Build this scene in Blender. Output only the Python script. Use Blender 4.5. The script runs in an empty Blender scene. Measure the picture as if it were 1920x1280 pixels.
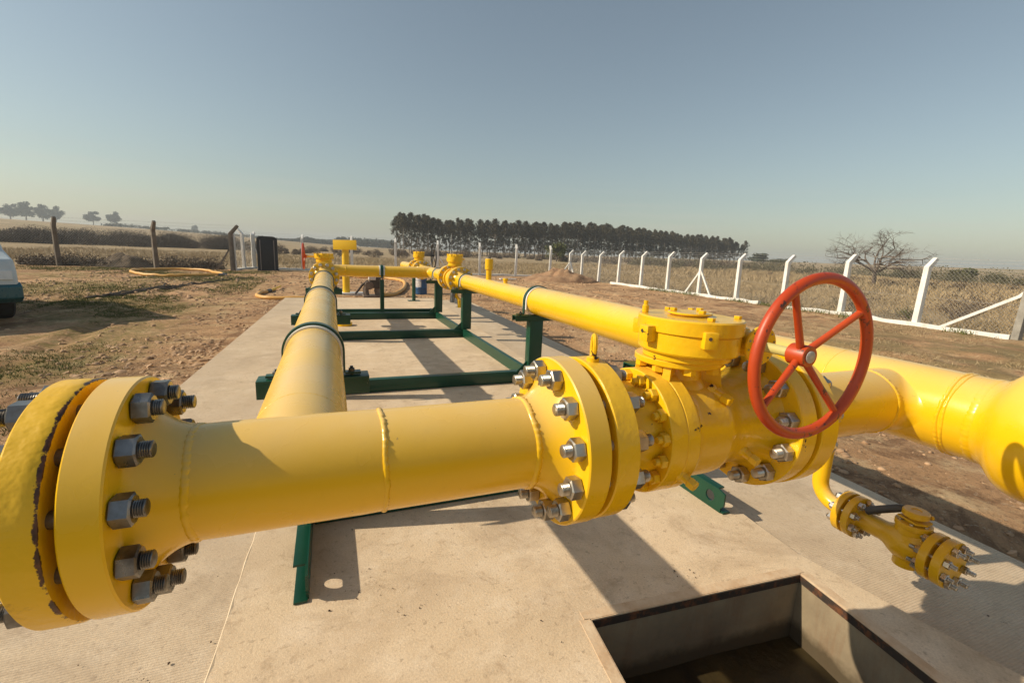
import bpy, bmesh, math, random
import numpy as np
from mathutils import Matrix, Vector
from math import pi, sin, cos, sqrt, radians, atan2, hypot

# ------------------------------------------------------------------ camera, sky, sun, exposure
sc = bpy.context.scene
COL = sc.collection
CAM_H = 1.3
yaw, pitch, roll = 0.38201251, -0.19057353, 0.04256916
fw = Vector((sin(yaw)*cos(pitch), cos(yaw)*cos(pitch), sin(pitch)))
rt = Vector((cos(yaw), -sin(yaw), 0.0)); up = rt.cross(fw)
r2 = cos(roll)*rt + sin(roll)*up; u2 = -sin(roll)*rt + cos(roll)*up
cd = bpy.data.cameras.new('camera'); cam = bpy.data.objects.new('camera', cd); COL.objects.link(cam)
cam.matrix_world = Matrix(((r2.x, u2.x, -fw.x, 0), (r2.y, u2.y, -fw.y, 0), (r2.z, u2.z, -fw.z, CAM_H), (0, 0, 0, 1)))
cd.sensor_width = 36.0; cd.lens = 858.97/1920*36.0; cd.clip_start = 0.02; cd.clip_end = 9000
sc.camera = cam

SUN = Vector((-1.455, 0.30, 1.0)).normalized()
SUN_EL = math.asin(SUN.z); SUN_AZ = atan2(SUN.x, SUN.y)
wd = bpy.data.worlds.new('World'); sc.world = wd; wd.use_nodes = True
wt = wd.node_tree; wt.nodes.clear()
wo = wt.nodes.new('ShaderNodeOutputWorld'); wb = wt.nodes.new('ShaderNodeBackground'); ws = wt.nodes.new('ShaderNodeTexSky')
ws.sky_type = 'NISHITA'; ws.sun_disc = False; ws.sun_elevation = SUN_EL; ws.sun_rotation = SUN_AZ
ws.air_density = 1.25; ws.dust_density = 1.0; ws.ozone_density = 1.0; ws.altitude = 0
wb.inputs['Strength'].default_value = 0.099
wh = wt.nodes.new('ShaderNodeHueSaturation'); wh.inputs['Saturation'].default_value = .72      # dusty dry-season air
wm = wt.nodes.new('ShaderNodeMix'); wm.data_type = 'RGBA'; wm.blend_type = 'MULTIPLY'; wm.inputs[0].default_value = 1.0; wm.inputs[7].default_value = (.955, 1.005, .965, 1)
# thin streaks of cloud low over the horizon
wc = wt.nodes.new('ShaderNodeTexCoord'); wp = wt.nodes.new('ShaderNodeMapping'); wp.inputs['Scale'].default_value = (2.2, 2.2, 46)
wn = wt.nodes.new('ShaderNodeTexNoise'); wn.inputs['Scale'].default_value = 1.6; wn.inputs['Detail'].default_value = 6; wn.inputs['Roughness'].default_value = .55
wr = wt.nodes.new('ShaderNodeMapRange'); wz = wt.nodes.new('ShaderNodeSeparateXYZ'); wq = wt.nodes.new('ShaderNodeMapRange'); wk = wt.nodes.new('ShaderNodeMath'); wx = wt.nodes.new('ShaderNodeMix')
for q_, v_ in zip((1, 2, 3, 4), (.50, .72, 0, .22)): wr.inputs[q_].default_value = v_
for q_, v_ in zip((1, 2, 3, 4), (.16, .06, 0, 1)): wq.inputs[q_].default_value = v_
wk.operation = 'MULTIPLY'; wx.data_type = 'RGBA'; wx.inputs[7].default_value = (6.4, 5.9, 5.2, 1)
wt.links.new(wc.outputs['Generated'], wp.inputs[0]); wt.links.new(wp.outputs[0], wn.inputs['Vector']); wt.links.new(wn.outputs['Fac'], wr.inputs[0])
wt.links.new(wc.outputs['Generated'], wz.inputs[0]); wt.links.new(wz.outputs[2], wq.inputs[0]); wt.links.new(wr.outputs[0], wk.inputs[0]); wt.links.new(wq.outputs[0], wk.inputs[1])
wt.links.new(ws.outputs[0], wh.inputs['Color']); wt.links.new(wh.outputs[0], wm.inputs[6]); wt.links.new(wm.outputs[2], wx.inputs[6]); wt.links.new(wk.outputs[0], wx.inputs[0]); wt.links.new(wx.outputs[2], wb.inputs[0]); wt.links.new(wb.outputs[0], wo.inputs[0])
sd = bpy.data.lights.new('sun', 'SUN'); sd.energy = 5.0; sd.angle = radians(0.55); sd.color = (1.0, 0.87, 0.67)
so = bpy.data.objects.new('sun', sd); COL.objects.link(so); so.rotation_euler = SUN.to_track_quat('Z', 'Y').to_euler()
so.location = (-40, 8, 40)
sc.view_settings.view_transform = 'Standard'; sc.view_settings.look = 'None'
sc.view_settings.exposure = 0.0; sc.view_settings.gamma = 1.0
sc.view_settings.use_curve_mapping = False
sc.cycles.max_bounces = 6; sc.cycles.transparent_max_bounces = 8

random.seed(7); RNG = np.random.default_rng(11)
PIPE_Z = 0.84; FY = 0.983; LX = -0.074; RX = 1.926; G = -0.12

# ------------------------------------------------------------------ materials
class NT:
    def __init__(s, name):
        s.m = bpy.data.materials.new(name); s.m.use_nodes = True; s.t = s.m.node_tree
        s.b = s.t.nodes['Principled BSDF']
        s.geo = s.t.nodes.new('ShaderNodeNewGeometry'); s.tc = s.t.nodes.new('ShaderNodeTexCoord')
    def n(s, typ, **kw):
        nd = s.t.nodes.new('ShaderNode'+typ)
        for k, v in kw.items(): setattr(nd, k, v)
        return nd
    def put(s, sock, v):
        if hasattr(v, 'links') or isinstance(v, bpy.types.NodeSocket): s.t.links.new(v, sock)
        elif isinstance(v, (tuple, list)): sock.default_value = (*v, 1.0) if len(v) == 3 and len(sock.default_value) == 4 else v
        else: sock.default_value = v
    def pos(s): return s.geo.outputs['Position']
    def noise(s, scale, detail=4, rough=.55, vec=None, dist=0.0):
        t = s.n('TexNoise'); s.put(t.inputs['Vector'], vec or s.pos())
        t.inputs['Scale'].default_value = scale; t.inputs['Detail'].default_value = detail
        t.inputs['Roughness'].default_value = rough; t.inputs['Distortion'].default_value = dist
        return t.outputs['Fac']
    def ramp(s, v, a, b, lo=0.0, hi=1.0):
        t = s.n('MapRange', clamp=True); s.put(t.inputs[0], v)
        for i, x in enumerate((a, b, lo, hi)): t.inputs[i+1].default_value = x
        return t.outputs[0]
    def mix(s, f, a, b, mode='MIX'):
        t = s.n('Mix', data_type='RGBA', blend_type=mode); s.put(t.inputs[0], f); s.put(t.inputs[6], a); s.put(t.inputs[7], b)
        return t.outputs[2]
    def math(s, op, a, b=0.0):
        t = s.n('Math', operation=op); s.put(t.inputs[0], a); s.put(t.inputs[1], b); return t.outputs[0]
    def sep(s, v=None):
        t = s.n('SeparateXYZ'); s.put(t.inputs[0], v or s.pos()); return t.outputs
    def vscale(s, v, sc3):
        t = s.n('Mapping'); s.put(t.inputs[0], v); t.inputs['Scale'].default_value = sc3; return t.outputs[0]
    def bump(s, h, strength=.3, dist=.002, prev=None):
        t = s.n('Bump'); s.put(t.inputs['Height'], h); t.inputs['Strength'].default_value = strength
        t.inputs['Distance'].default_value = dist
        if prev is not None: s.put(t.inputs['Normal'], prev)
        return t.outputs[0]
    def fin(s, color, rough=.5, metal=0.0, normal=None, coat=0.0, spec=None):
        s.put(s.b.inputs['Base Color'], color); s.put(s.b.inputs['Roughness'], rough); s.put(s.b.inputs['Metallic'], metal)
        if normal is not None: s.put(s.b.inputs['Normal'], normal)
        if coat: s.b.inputs['Coat Weight'].default_value = coat; s.b.inputs['Coat Roughness'].default_value = .15
        if spec is not None: s.b.inputs['Specular IOR Level'].default_value = spec
        return s.m

def yellow(name, base=(.84, .50, .008), deep=(.81, .46, .006), chips=0.0, rust_x=None, rough=.24, lump=.10, sky_sheen=.46):
    k = NT(name)
    c = k.mix(k.ramp(k.noise(2.3, 5), .35, .7), base, deep)
    sp = k.ramp(k.noise(55, 3, .6), .73, .77)
    c = k.mix(k.math('MULTIPLY', sp, .55), c, (.16, .09, .03))
    c = k.mix(k.ramp(k.noise(14, 5, .7, k.vscale(k.pos(), (1, 1, .12))), .60, .72, 0, .10), c, (.46, .25, .02))   # faint grimy runs
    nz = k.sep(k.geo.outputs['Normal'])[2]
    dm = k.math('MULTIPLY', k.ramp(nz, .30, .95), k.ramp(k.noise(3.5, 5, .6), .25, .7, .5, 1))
    c = k.mix(k.math('MULTIPLY', dm, sky_sheen), c, (.74, .60, .42))                      # sky reflection on upward faces, painted in as pale tan
    if chips:
        cf = k.ramp(k.math('ADD', k.noise(16, 5, .65), k.math('MULTIPLY', k.noise(3, 2), .25)), .80-chips, .815-chips)
        c = k.mix(cf, c, (.035, .018, .012))
    if rust_x is not None:
        o = k.sep(); yy = k.math('SUBTRACT', o[1], FY); zz = k.math('SUBTRACT', o[2], PIPE_Z)
        rho = k.math('SQRT', k.math('ADD', k.math('MULTIPLY', yy, yy), k.math('MULTIPLY', zz, zz)))
        dx = k.math('SUBTRACT', rust_x, o[0]); dr = k.math('SUBTRACT', .2090, rho)
        d = k.math('SQRT', k.math('ADD', k.math('MULTIPLY', dx, dx), k.math('MULTIPLY', dr, dr)))   # distance from the rim edge
        e = k.math('SUBTRACT', k.math('ADD', k.math('MULTIPLY', k.noise(26, 6, .75), .022), -.0071), d)
        c = k.mix(k.ramp(e, -.0006, .0006), c, k.mix(k.ramp(k.noise(60, 4), .4, .65), (.045, .022, .014), (.13, .05, .02)))
        c = k.mix(k.ramp(k.noise(12, 6, .75), .62, .72, 0, .55), c, (.40, .20, .02))
    r = k.ramp(k.noise(4, 4), .3, .7, rough-.05, rough+.10)
    n1 = k.bump(k.noise(22, 3), lump, .004)
    n2 = k.bump(k.noise(260, 2), .12, .0006, n1)
    k.b.inputs['IOR'].default_value = 1.47
    return k.fin(c, r, 0, n2, spec=.5)

def plain(name, c1, c2=None, rough=.5, metal=0.0, scale=8, bs=.15, bscale=60, bd=.001, spec=None, detail=5):
    k = NT(name); c2 = c2 or tuple(x*.8 for x in c1)
    c = k.mix(k.ramp(k.noise(scale, detail), .35, .68), c1, c2)
    return k.fin(c, k.ramp(k.noise(scale*2, 3), .3, .7, max(.05, rough-.07), min(1, rough+.08)), metal, k.bump(k.noise(bscale, 3), bs, bd), spec=spec)

M = {}
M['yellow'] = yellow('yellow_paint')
M['yellow_valve'] = yellow('yellow_cast_paint', chips=.012, base=(.84, .50, .008), deep=(.81, .46, .006), lump=.8, rough=.24, sky_sheen=.10)
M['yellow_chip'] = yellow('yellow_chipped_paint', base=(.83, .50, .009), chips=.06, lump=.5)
M['yellow_rust'] = yellow('yellow_rust_edged_paint', base=(.82, .50, .010), rust_x=-.395, lump=1.0, rough=.36, sky_sheen=.06)
M['yellow_drain'] = yellow('yellow_old_paint', base=(.72, .42, .008), deep=(.64, .34, .008), lump=.6, sky_sheen=.08)
M['yellow_bolt'] = yellow('yellow_bolt_paint', base=(.82, .49, .010), lump=.4, sky_sheen=.1)
M['steel'] = plain('bare_steel', (.50, .46, .40), (.34, .30, .24), .34, .9, 30)
M['steel_dark'] = plain('oxidised_steel', (.28, .275, .27), (.09, .08, .07), .32, .85, 25)
M['steel_drain'] = plain('bright_steel', (.62, .60, .57), (.42, .39, .34), .28, .95, 40)
def orange():
    k = NT('orange_red_paint')
    c = k.mix(k.ramp(k.noise(5, 5), .35, .7), (.50, .058, .007), (.42, .043, .007))
    st = k.noise(26, 6, .7, k.vscale(k.pos(), (1.0, 1.0, .45)))
    c = k.mix(k.ramp(st, .61, .63), c, (.035, .022, .018))
    c = k.mix(k.ramp(k.noise(70, 3), .66, .70, 0, .9), c, (.05, .025, .018))
    c = k.mix(k.ramp(k.noise(3, 3), .45, .75, 0, .35), c, (.56, .11, .028))
    return k.fin(c, .42, 0, k.bump(k.noise(40, 4), .25, .002))
M['orange'] = orange()
M['hub_face'] = plain('chipped_pale_steel', (.55, .52, .47), (.2, .18, .16), .5, .2, 60)
M['pale_green'] = plain('pale_green_shaft_paint', (.50, .50, .24), (.56, .46, .14), .4)
def green():
    k = NT('green_paint')
    c = k.mix(k.ramp(k.noise(4, 5), .3, .7), (.004, .058, .031), (.003, .042, .023))
    c = k.mix(k.ramp(k.noise(35, 5, .7), .68, .72, 0, .75), c, (.42, .38, .28))
    return k.fin(c, .34, 0, k.bump(k.noise(70, 3), .15, .001))
M['green'] = green()
M['green_dark'] = plain('dark_green_paint', (.007, .060, .036), (.006, .045, .03), .36)
M['pad'] = plain('white_rubber', (.78, .76, .72), (.66, .63, .58), .6)
def whitewash():
    k = NT('whitewash')
    c = k.mix(k.ramp(k.noise(5, 5), .35, .7), (.80, .79, .76), (.68, .65, .60))
    st = k.noise(7, 6, .75, k.vscale(k.pos(), (1, 1, .22)))
    c = k.mix(k.ramp(st, .56, .70, 0, .6), c, (.40, .35, .28))
    c = k.mix(k.ramp(k.noise(24, 5, .75), .64, .70, 0, .7), c, (.36, .31, .25))
    return k.fin(c, .8, 0, k.bump(k.noise(40, 4), .4, .003))
M['white'] = whitewash()
M['white_far'] = M['white']
M['grey_post'] = plain('weathered_concrete_post', (.34, .32, .28), (.24, .22, .19), .9, 0, 6, .5, 40, .004)
M['brown_post'] = plain('dark_weathered_post', (.13, .105, .085), (.20, .17, .14), .9, 0, 6, .5, 40, .004)
M['wire'] = plain('galvanised_wire', (.42, .40, .37), (.32, .30, .28), .6, .2)
M['black'] = plain('black_plastic', (.022, .021, .022), (.032, .030, .030), .45)
M['handle'] = plain('worn_black_handle', (.035, .033, .032), (.06, .055, .05), .5)
M['toilet'] = plain('charcoal_plastic', (.020, .021, .025), (.028, .029, .034), .55)
M['toilet_trim'] = plain('grey_trim', (.26, .22, .20), (.20, .17, .16), .5)
M['blue'] = plain('blue_drum_plastic', (.020, .085, .21), (.025, .065, .15), .45)
M['label'] = plain('white_label', (.70, .68, .66), (.45, .38, .36), .6, 0, 25)
M['hose'] = plain('yellow_hose_plastic', (.72, .40, .10), (.62, .33, .09), .5)
M['mud'] = plain('muddy_brown_metal', (.13, .095, .075), (.22, .17, .13), .8, 0, 9, .6, 30, .01)
M['mud_dark'] = plain('dark_muddy_rubber', (.05, .04, .035), (.09, .07, .055), .85)
M['rust'] = plain('rusty_angle_steel', (.16, .055, .022), (.045, .025, .018), .85, .1, 16, .6, 60, .004)
M['sign'] = plain('sign_yellow', (.85, .52, .015), (.82, .49, .014), .45)
M['van_white'] = plain('white_vehicle_paint', (.58, .64, .66), (.50, .56, .58), .3)
M['teal'] = plain('teal_vehicle_paint', (.02, .11, .14), (.015, .085, .11), .3)
M['glass'] = plain('dark_glass', (.015, .02, .022), (.02, .025, .028), .08)
M['rubber'] = plain('tyre_rubber', (.02, .019, .018), (.03, .028, .025), .85)
M['lamp'] = plain('headlamp_glass', (.7, .72, .72), (.6, .62, .62), .12)
M['bark'] = plain('pale_bark', (.36, .31, .26), (.22, .18, .15), .9)
M['bark_bare'] = plain('grey_brown_bark', (.15, .115, .09), (.10, .075, .06), .9)

def foliage(name, a, b, c3):
    k = NT(name); c = k.mix(k.ramp(k.noise(.55, 3), .35, .65), a, b)
    c = k.mix(k.ramp(k.noise(3.1, 3), .5, .7), c, c3)
    k.b.inputs['Specular IOR Level'].default_value = .25
    return k.fin(c, .6)
M['leaf'] = foliage('eucalyptus_leaves', (.070, .056, .024), (.050, .040, .019), (.092, .070, .032))
M['leaf_dry'] = foliage('brown_leaves', (.10, .065, .042), (.07, .045, .032), (.13, .09, .055))
M['leaf_far'] = foliage('far_leaves', (.055, .07, .045), (.04, .055, .038), (.075, .085, .055))
M['leaf_green'] = foliage('bright_leaves', (.10, .11, .028), (.08, .095, .025), (.15, .14, .04))
M['scrub'] = foliage('brown_scrub', (.13, .092, .058), (.095, .068, .045), (.18, .135, .085))
M['thicket'] = foliage('dark_thicket_twigs', (.070, .050, .034), (.050, .036, .026), (.10, .074, .05))
M['scrub_olive'] = foliage('olive_scrub', (.105, .095, .045), (.08, .075, .04), (.15, .125, .06))
M['grass'] = foliage('green_grass_blades', (.10, .125, .025), (.075, .10, .02), (.22, .19, .07))
M['straw'] = foliage('dry_grass_blades', (.41, .305, .175), (.33, .245, .135), (.47, .36, .21))

def concrete(name, kind):
    k = NT(name); p = k.pos()
    base = k.mix(k.ramp(k.noise(.9, 6, .6), .3, .7), (.76, .60, .415), (.62, .48, .32))
    base = k.mix(k.ramp(k.noise(4.5, 6, .65), .48, .66, 0, .7), base, (.80, .66, .49))
    base = k.mix(k.ramp(k.noise(1.7, 7, .72, dist=.6), .50, .64, 0, .62), base, (.44, .325, .215))
    base = k.mix(k.ramp(k.noise(130, 3, .7), .30, .62, .34, 0), base, (.34, .25, .165))
    base = k.mix(k.ramp(k.noise(38, 4, .6), .60, .68, 0, .5), base, (.30, .215, .145))
    base = k.mix(k.ramp(k.noise(.55, 5, .6, dist=1.2), .47, .60, 0, .40), base, (.47, .35, .235))
    base = k.mix(k.ramp(k.noise(7, 7, .8, dist=.5), .55, .66, 0, .5), base, (.36, .25, .155))
    cr = k.n('TexVoronoi', feature='DISTANCE_TO_EDGE'); cr.inputs['Scale'].default_value = 1.1
    wv = k.n('VectorMath', operation='ADD'); k.put(wv.inputs[0], p); nz = k.n('TexNoise'); k.put(nz.inputs['Vector'], p); nz.inputs['Scale'].default_value = 6; nz.inputs['Detail'].default_value = 6
    k.put(wv.inputs[1], nz.outputs['Color']); k.put(cr.inputs['Vector'], wv.outputs[0])
    base = k.mix(k.math('MULTIPLY', k.ramp(cr.outputs['Distance'], .0, .0035, 1, 0), k.ramp(k.noise(.8, 2), .55, .62, 0, .55)), base, (.20, .14, .09))
    sp = k.ramp(k.noise(14, 5, .8), .675, .69, 0, .85)
    base = k.mix(sp, base, (.12, .075, .045))
    nb = k.bump(k.noise(110, 4, .75), .55, .004)
    nb = k.bump(k.noise(6, 4), .25, .01, nb)
    if kind == 'broom':
        base = k.mix(.25, base, (.54, .44, .33))
        w = k.n('TexWave', bands_direction='X'); k.put(w.inputs['Vector'], k.vscale(p, (.2, 1.0, 1.0)))
        w.bands_direction = 'Y'; w.inputs['Scale'].default_value = 30; w.inputs['Distortion'].default_value = 3.0
        w.inputs['Detail'].default_value = 4; w.inputs['Detail Scale'].default_value = 1.2; w.inputs['Detail Roughness'].default_value = .7
        nb = k.bump(w.outputs['Fac'], .5, .004, nb)
        base = k.mix(k.ramp(w.outputs['Fac'], .1, .55, .16, 0), base, (.30, .22, .15))
    return k.fin(base, .88, 0, nb, spec=.3)
M['concrete'] = concrete('smooth_concrete', 'smooth')
M['broom'] = concrete('broomed_concrete', 'broom')
def pit_mat():
    k = NT('stained_pit_concrete')
    z = k.sep()[2]
    c = k.mix(k.ramp(k.noise(3, 6, .65), .3, .7), (.33, .26, .165), (.17, .13, .085))
    c = k.mix(k.ramp(k.noise(9, 6, .7, k.vscale(k.pos(), (1, 1, .18))), .52, .70, 0, .65), c, (.22, .13, .07))
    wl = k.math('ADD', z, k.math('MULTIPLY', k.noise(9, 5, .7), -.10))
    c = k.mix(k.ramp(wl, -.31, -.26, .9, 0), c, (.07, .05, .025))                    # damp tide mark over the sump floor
    return k.fin(c, .85, 0, k.bump(k.noise(60, 4), .3, .003))
M['pit'] = pit_mat()
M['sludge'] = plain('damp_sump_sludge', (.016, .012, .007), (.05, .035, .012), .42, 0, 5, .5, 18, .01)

def ground_mat():
    k = NT('compound_dirt_and_dry_field'); o = k.sep(); x, y = o[0], o[1]
    d = k.mix(k.ramp(k.noise(.55, 7, .62), .34, .66), (.56, .34, .18), (.385, .22, .112))
    d = k.mix(k.ramp(k.noise(2.3, 7, .7), .50, .66, 0, .8), d, (.68, .50, .29))
    d = k.mix(k.ramp(k.noise(1.15, 6, .72, dist=.8), .50, .59, 0, .8), d, (.21, .115, .06))
    d = k.mix(k.ramp(k.noise(21, 5, .75), .55, .64, 0, .75), d, (.20, .115, .06))
    d = k.mix(k.ramp(k.noise(30, 4, .75), .60, .66, 0, .75), d, (.60, .47, .33))
    # patches of green in the left compound
    gm = k.math('MULTIPLY', k.ramp(k.noise(.45, 6, .7, k.vscale(k.pos(), (1, .7, 1))), .46, .55), k.ramp(x, -1.5, -2.8, 0, 1))
    gm = k.math('MULTIPLY', gm, k.ramp(k.noise(9, 4, .7), .40, .56, .15, 1))
    for cx, cy, rr in ((-2.95, 6.3, .95), (-4.7, 12.6, 1.5), (-6.5, 16, 2.2), (-3.6, 20, 2.0)):
        ax = k.math('SUBTRACT', x, cx); ay = k.math('MULTIPLY', k.math('SUBTRACT', y, cy), .75)
        dd = k.math('SQRT', k.math('ADD', k.math('MULTIPLY', ax, ax), k.math('MULTIPLY', ay, ay)))
        gm = k.math('MAXIMUM', gm, k.math('MULTIPLY', k.ramp(k.math('ADD', dd, k.math('MULTIPLY', k.noise(1.6, 5, .7), rr*1.2)), rr*1.55, rr*.95), k.ramp(k.noise(9, 4, .7), .36, .56, .25, 1)))
    d = k.mix(k.math('MULTIPLY', gm, .68), d, (.165, .155, .040))
    # right-hand dry grass verge near the camera
    rm = k.math('MULTIPLY', k.ramp(x, 5.2, 7.5), k.math('MULTIPLY', k.ramp(y, 9.0, 5.5), k.ramp(k.noise(1.0, 6, .7), .38, .56)))
    d = k.mix(k.math('MULTIPLY', rm, .75), d, (.24, .185, .085))
    # dry field outside the fences
    f = k.mix(k.ramp(k.noise(.12, 7, .65), .35, .65), (.43, .325, .19), (.34, .25, .15))
    f = k.mix(k.ramp(k.noise(.6, 6, .75), .54, .70, 0, .7), f, (.22, .16, .095))
    f = k.mix(k.ramp(k.noise(.03, 5, .6), .55, .66, 0, .6), f, (.20, .19, .075))
    w = k.math('MULTIPLY', k.noise(.8, 4), 1.2)
    out = k.math('MAXIMUM', k.ramp(k.math('ADD', x, w), 14.5, 15.0), k.ramp(k.math('ADD', y, w), 27.0, 28.2))
    out = k.math('MAXIMUM', out, k.ramp(k.math('ADD', x, w), -12, -14))
    c = k.mix(out, d, f)
    nb = k.bump(k.noise(5, 8, .7), .9, .08); nb = k.bump(k.noise(42, 6, .75), .9, .016, nb)
    return k.fin(c, .95, 0, nb, spec=.2)
M['ground'] = ground_mat()
def soil():
    k = NT('heaped_red_soil')
    c = k.mix(k.ramp(k.noise(2.2, 7, .7), .35, .65), (.42, .26, .145), (.26, .14, .075))
    c = k.mix(k.ramp(k.noise(14, 5, .7), .58, .7, 0, .6), c, (.46, .30, .19))
    return k.fin(c, .95, 0, k.bump(k.noise(12, 7, .75), .8, .05))
M['soil'] = soil()
M['stone'] = plain('pebble_stone', (.50, .325, .19), (.28, .17, .095), .9, 0, 3, .5, 50, .004)
M['leaf_litter'] = plain('dead_leaf_bits', (.10, .055, .03), (.05, .03, .02), .9)

# ------------------------------------------------------------------ mesh helpers
def frame(o, z, x=None):
    z = Vector(z).normalized()
    if x is None: x = Vector((0, 0, 1)) if abs(z.z) < .9 else Vector((1, 0, 0))
    x = Vector(x); x = (x - z*x.dot(z)).normalized(); y = z.cross(x)
    return Matrix(((x.x, y.x, z.x, o[0]), (x.y, y.y, z.y, o[1]), (x.z, y.z, z.z, o[2]), (0, 0, 0, 1)))

class MB:
    def __init__(s): s.v = []; s.f = []
    def add(s, vs, fs, m=None):
        b = len(s.v)
        s.v += [tuple(m @ Vector(q)) for q in vs] if m is not None else [tuple(q) for q in vs]
        s.f += [tuple(i+b for i in q) for q in fs]; return s
    def lathe(s, prof, m, n=48, closed=False, jitter=None):
        vs, fs = [], []; P = len(prof)
        for (r, h) in prof:
            for i in range(n):
                a = 2*pi*i/n; vs.append((r*cos(a), r*sin(a), h))
        rng = range(P if closed else P-1)
        for j in rng:
            k = (j+1) % P
            for i in range(n):
                i2 = (i+1) % n; fs.append((j*n+i, j*n+i2, k*n+i2, k*n+i))
        if not closed:
            if prof[0][0] > 1e-6: fs.append(tuple(range(n-1, -1, -1)))
            if prof[-1][0] > 1e-6: fs.append(tuple((P-1)*n+i for i in range(n)))
        return s.add(vs, fs, m)
    def cyl(s, a, b, r, r_b=None, n=20, ch=0.0):
        a, b = Vector(a), Vector(b); L = (b-a).length; r_b = r if r_b is None else r_b
        pr = [(r-ch, 0), (r, ch), (r_b, L-ch), (r_b-ch, L)] if ch else [(r, 0), (r_b, L)]
        return s.lathe(pr, frame(a, b-a), n)
    def box(s, c, size, m=None, bev=0.0):
        bm = bmesh.new(); bmesh.ops.create_cube(bm, size=1.0)
        for v in bm.verts: v.co = Vector((v.co.x*size[0], v.co.y*size[1], v.co.z*size[2])) + Vector(c)
        if bev: bmesh.ops.bevel(bm, geom=list(bm.edges), offset=bev, segments=2, affect='EDGES', profile=.6)
        bm.verts.index_update()
        s.add([v.co for v in bm.verts], [[v.index for v in f.verts] for f in bm.faces], m); bm.free(); return s
    def tube(s, pts, r, n=10, closed=False, cap=True):
        pts = [Vector(p) for p in pts]; N = len(pts); rr = r if isinstance(r, (list, tuple)) else [r]*N
        vs, fs = [], []; X = None
        for i, p in enumerate(pts):
            a = pts[(i-1) % N] if (closed or i > 0) else p; b = pts[(i+1) % N] if (closed or i < N-1) else p
            t = (b-a).normalized()
            if X is None:
                X = t.orthogonal().normalized()
            X = (X - t*X.dot(t)).normalized(); Y = t.cross(X)
            for k in range(n):
                q = 2*pi*k/n; vs.append(p + (X*cos(q)+Y*sin(q))*rr[i])
        for i in range(N if closed else N-1):
            j = (i+1) % N
            for k in range(n):
                k2 = (k+1) % n; fs.append((i*n+k, i*n+k2, j*n+k2, j*n+k))
        if cap and not closed:
            fs.append(tuple(range(n-1, -1, -1))); fs.append(tuple((N-1)*n+k for k in range(n)))
        return s.add(vs, fs)
    def prism(s, poly, z0, z1, m=None):
        n = len(poly); vs = [(x, y, z0) for x, y in poly] + [(x, y, z1) for x, y in poly]
        fs = [(i, (i+1) % n, n+(i+1) % n, n+i) for i in range(n)] + [tuple(range(n-1, -1, -1)), tuple(range(n, 2*n))]
        return s.add(vs, fs, m)
    def torus(s, R, r, m, n=64, k=12):
        return s.lathe([(R+r*cos(2*pi*j/k), r*sin(2*pi*j/k)) for j in range(k)], m, n, closed=True)
    def mesh(s, name, off=(0, 0, 0), smooth=True, angle=35):
        me = bpy.data.meshes.new(name); o = Vector(off)
        me.from_pydata([tuple(Vector(q)-o) for q in s.v], [], s.f); me.update()
        if smooth:
            me.shade_smooth(); me.set_sharp_from_angle(angle=radians(angle))
        return me

BASE = {}
def tag(o, label=None, cat=None, group=None, kind=None):
    if label: o['label'] = label
    if cat: o['category'] = cat
    if group: o['group'] = group
    if kind: o['kind'] = kind
    return o
def thing(name, label, cat, loc, group=None):
    o = bpy.data.objects.new(name, None); COL.objects.link(o); o.location = loc; o.empty_display_size = .1
    BASE[o.name] = Vector(loc); return tag(o, label, cat, group)
def link(name, me, mat):
    o = bpy.data.objects.new(name, me); COL.objects.link(o)
    if mat and not me.materials: me.materials.append(mat)
    return o
def part(name, mb, mat, parent, label=None, smooth=True, angle=35):
    base = BASE[parent.name]
    o = link(name, mb.mesh(name, base, smooth, angle), mat); o.parent = parent; BASE[o.name] = base
    if label: o['label'] = label
    return o
def single(name, mb, mat, label, cat, loc, group=None, kind=None, smooth=True, angle=35):
    o = link(name, mb.mesh(name, loc, smooth, angle), mat); o.location = loc; BASE[o.name] = Vector(loc)
    return tag(o, label, cat, group, kind)
def inst(name, me, mat, parent, m):
    o = link(name, me, mat); o.parent = parent; o.matrix_basis = Matrix.Translation(-BASE[parent.name]) @ m; return o
def copy_tree(o, parent=None):
    c = o.copy(); COL.objects.link(c); c.parent = parent
    for ch in list(o.children): copy_tree(ch, c)
    return c

# ---- bolts
CACHE = {}
def nut_mesh(af, h, key):
    k = ('nut', af, h, key)
    if k not in CACHE:
        rc = af/2/cos(pi/6); L = []
        def ring(z, rcorner, rmid): return [((rcorner if i % 2 == 0 else rmid)*cos(pi*i/6), (rcorner if i % 2 == 0 else rmid)*sin(pi*i/6), z) for i in range(12)]
        a = af/2
        vs = ring(0, a*.94, a*.94)+ring(.10*h, rc, a)+ring(.90*h, rc, a)+ring(h, a*.94, a*.94)
        fs = [(j*12+i, j*12+(i+1) % 12, (j+1)*12+(i+1) % 12, (j+1)*12+i) for j in range(3) for i in range(12)]
        fs += [tuple(range(11, -1, -1)), tuple(36+i for i in range(12))]
        CACHE[k] = MB().add(vs, fs).mesh('nut', angle=20)
        CACHE[k] = CACHE[k].copy()
    return CACHE[k]
def stud_mesh(d, L, thr, key, n=18):
    k = ('stud', d, round(L, 4), thr, key)
    if k not in CACHE:
        r = d/2; p = d*.115; pr = [(r*.78, 0), (r*.95, r*.10)]
        z = r*.18; i = 0
        while z < thr: pr.append((r if i % 2 == 0 else r*.87, z)); z += p/2; i += 1
        pr.append((r*.95, thr)); pr.append((r*.95, L-thr)); z = L-thr+p/2; i = 0
        while z < L-r*.18: pr.append((r if i % 2 == 0 else r*.87, z)); z += p/2; i += 1
        pr += [(r*.95, L-r*.10), (r*.78, L)]
        CACHE[k] = MB().lathe(pr, Matrix.Identity(4), n).mesh('stud', angle=50)
    return CACHE[k]
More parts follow.
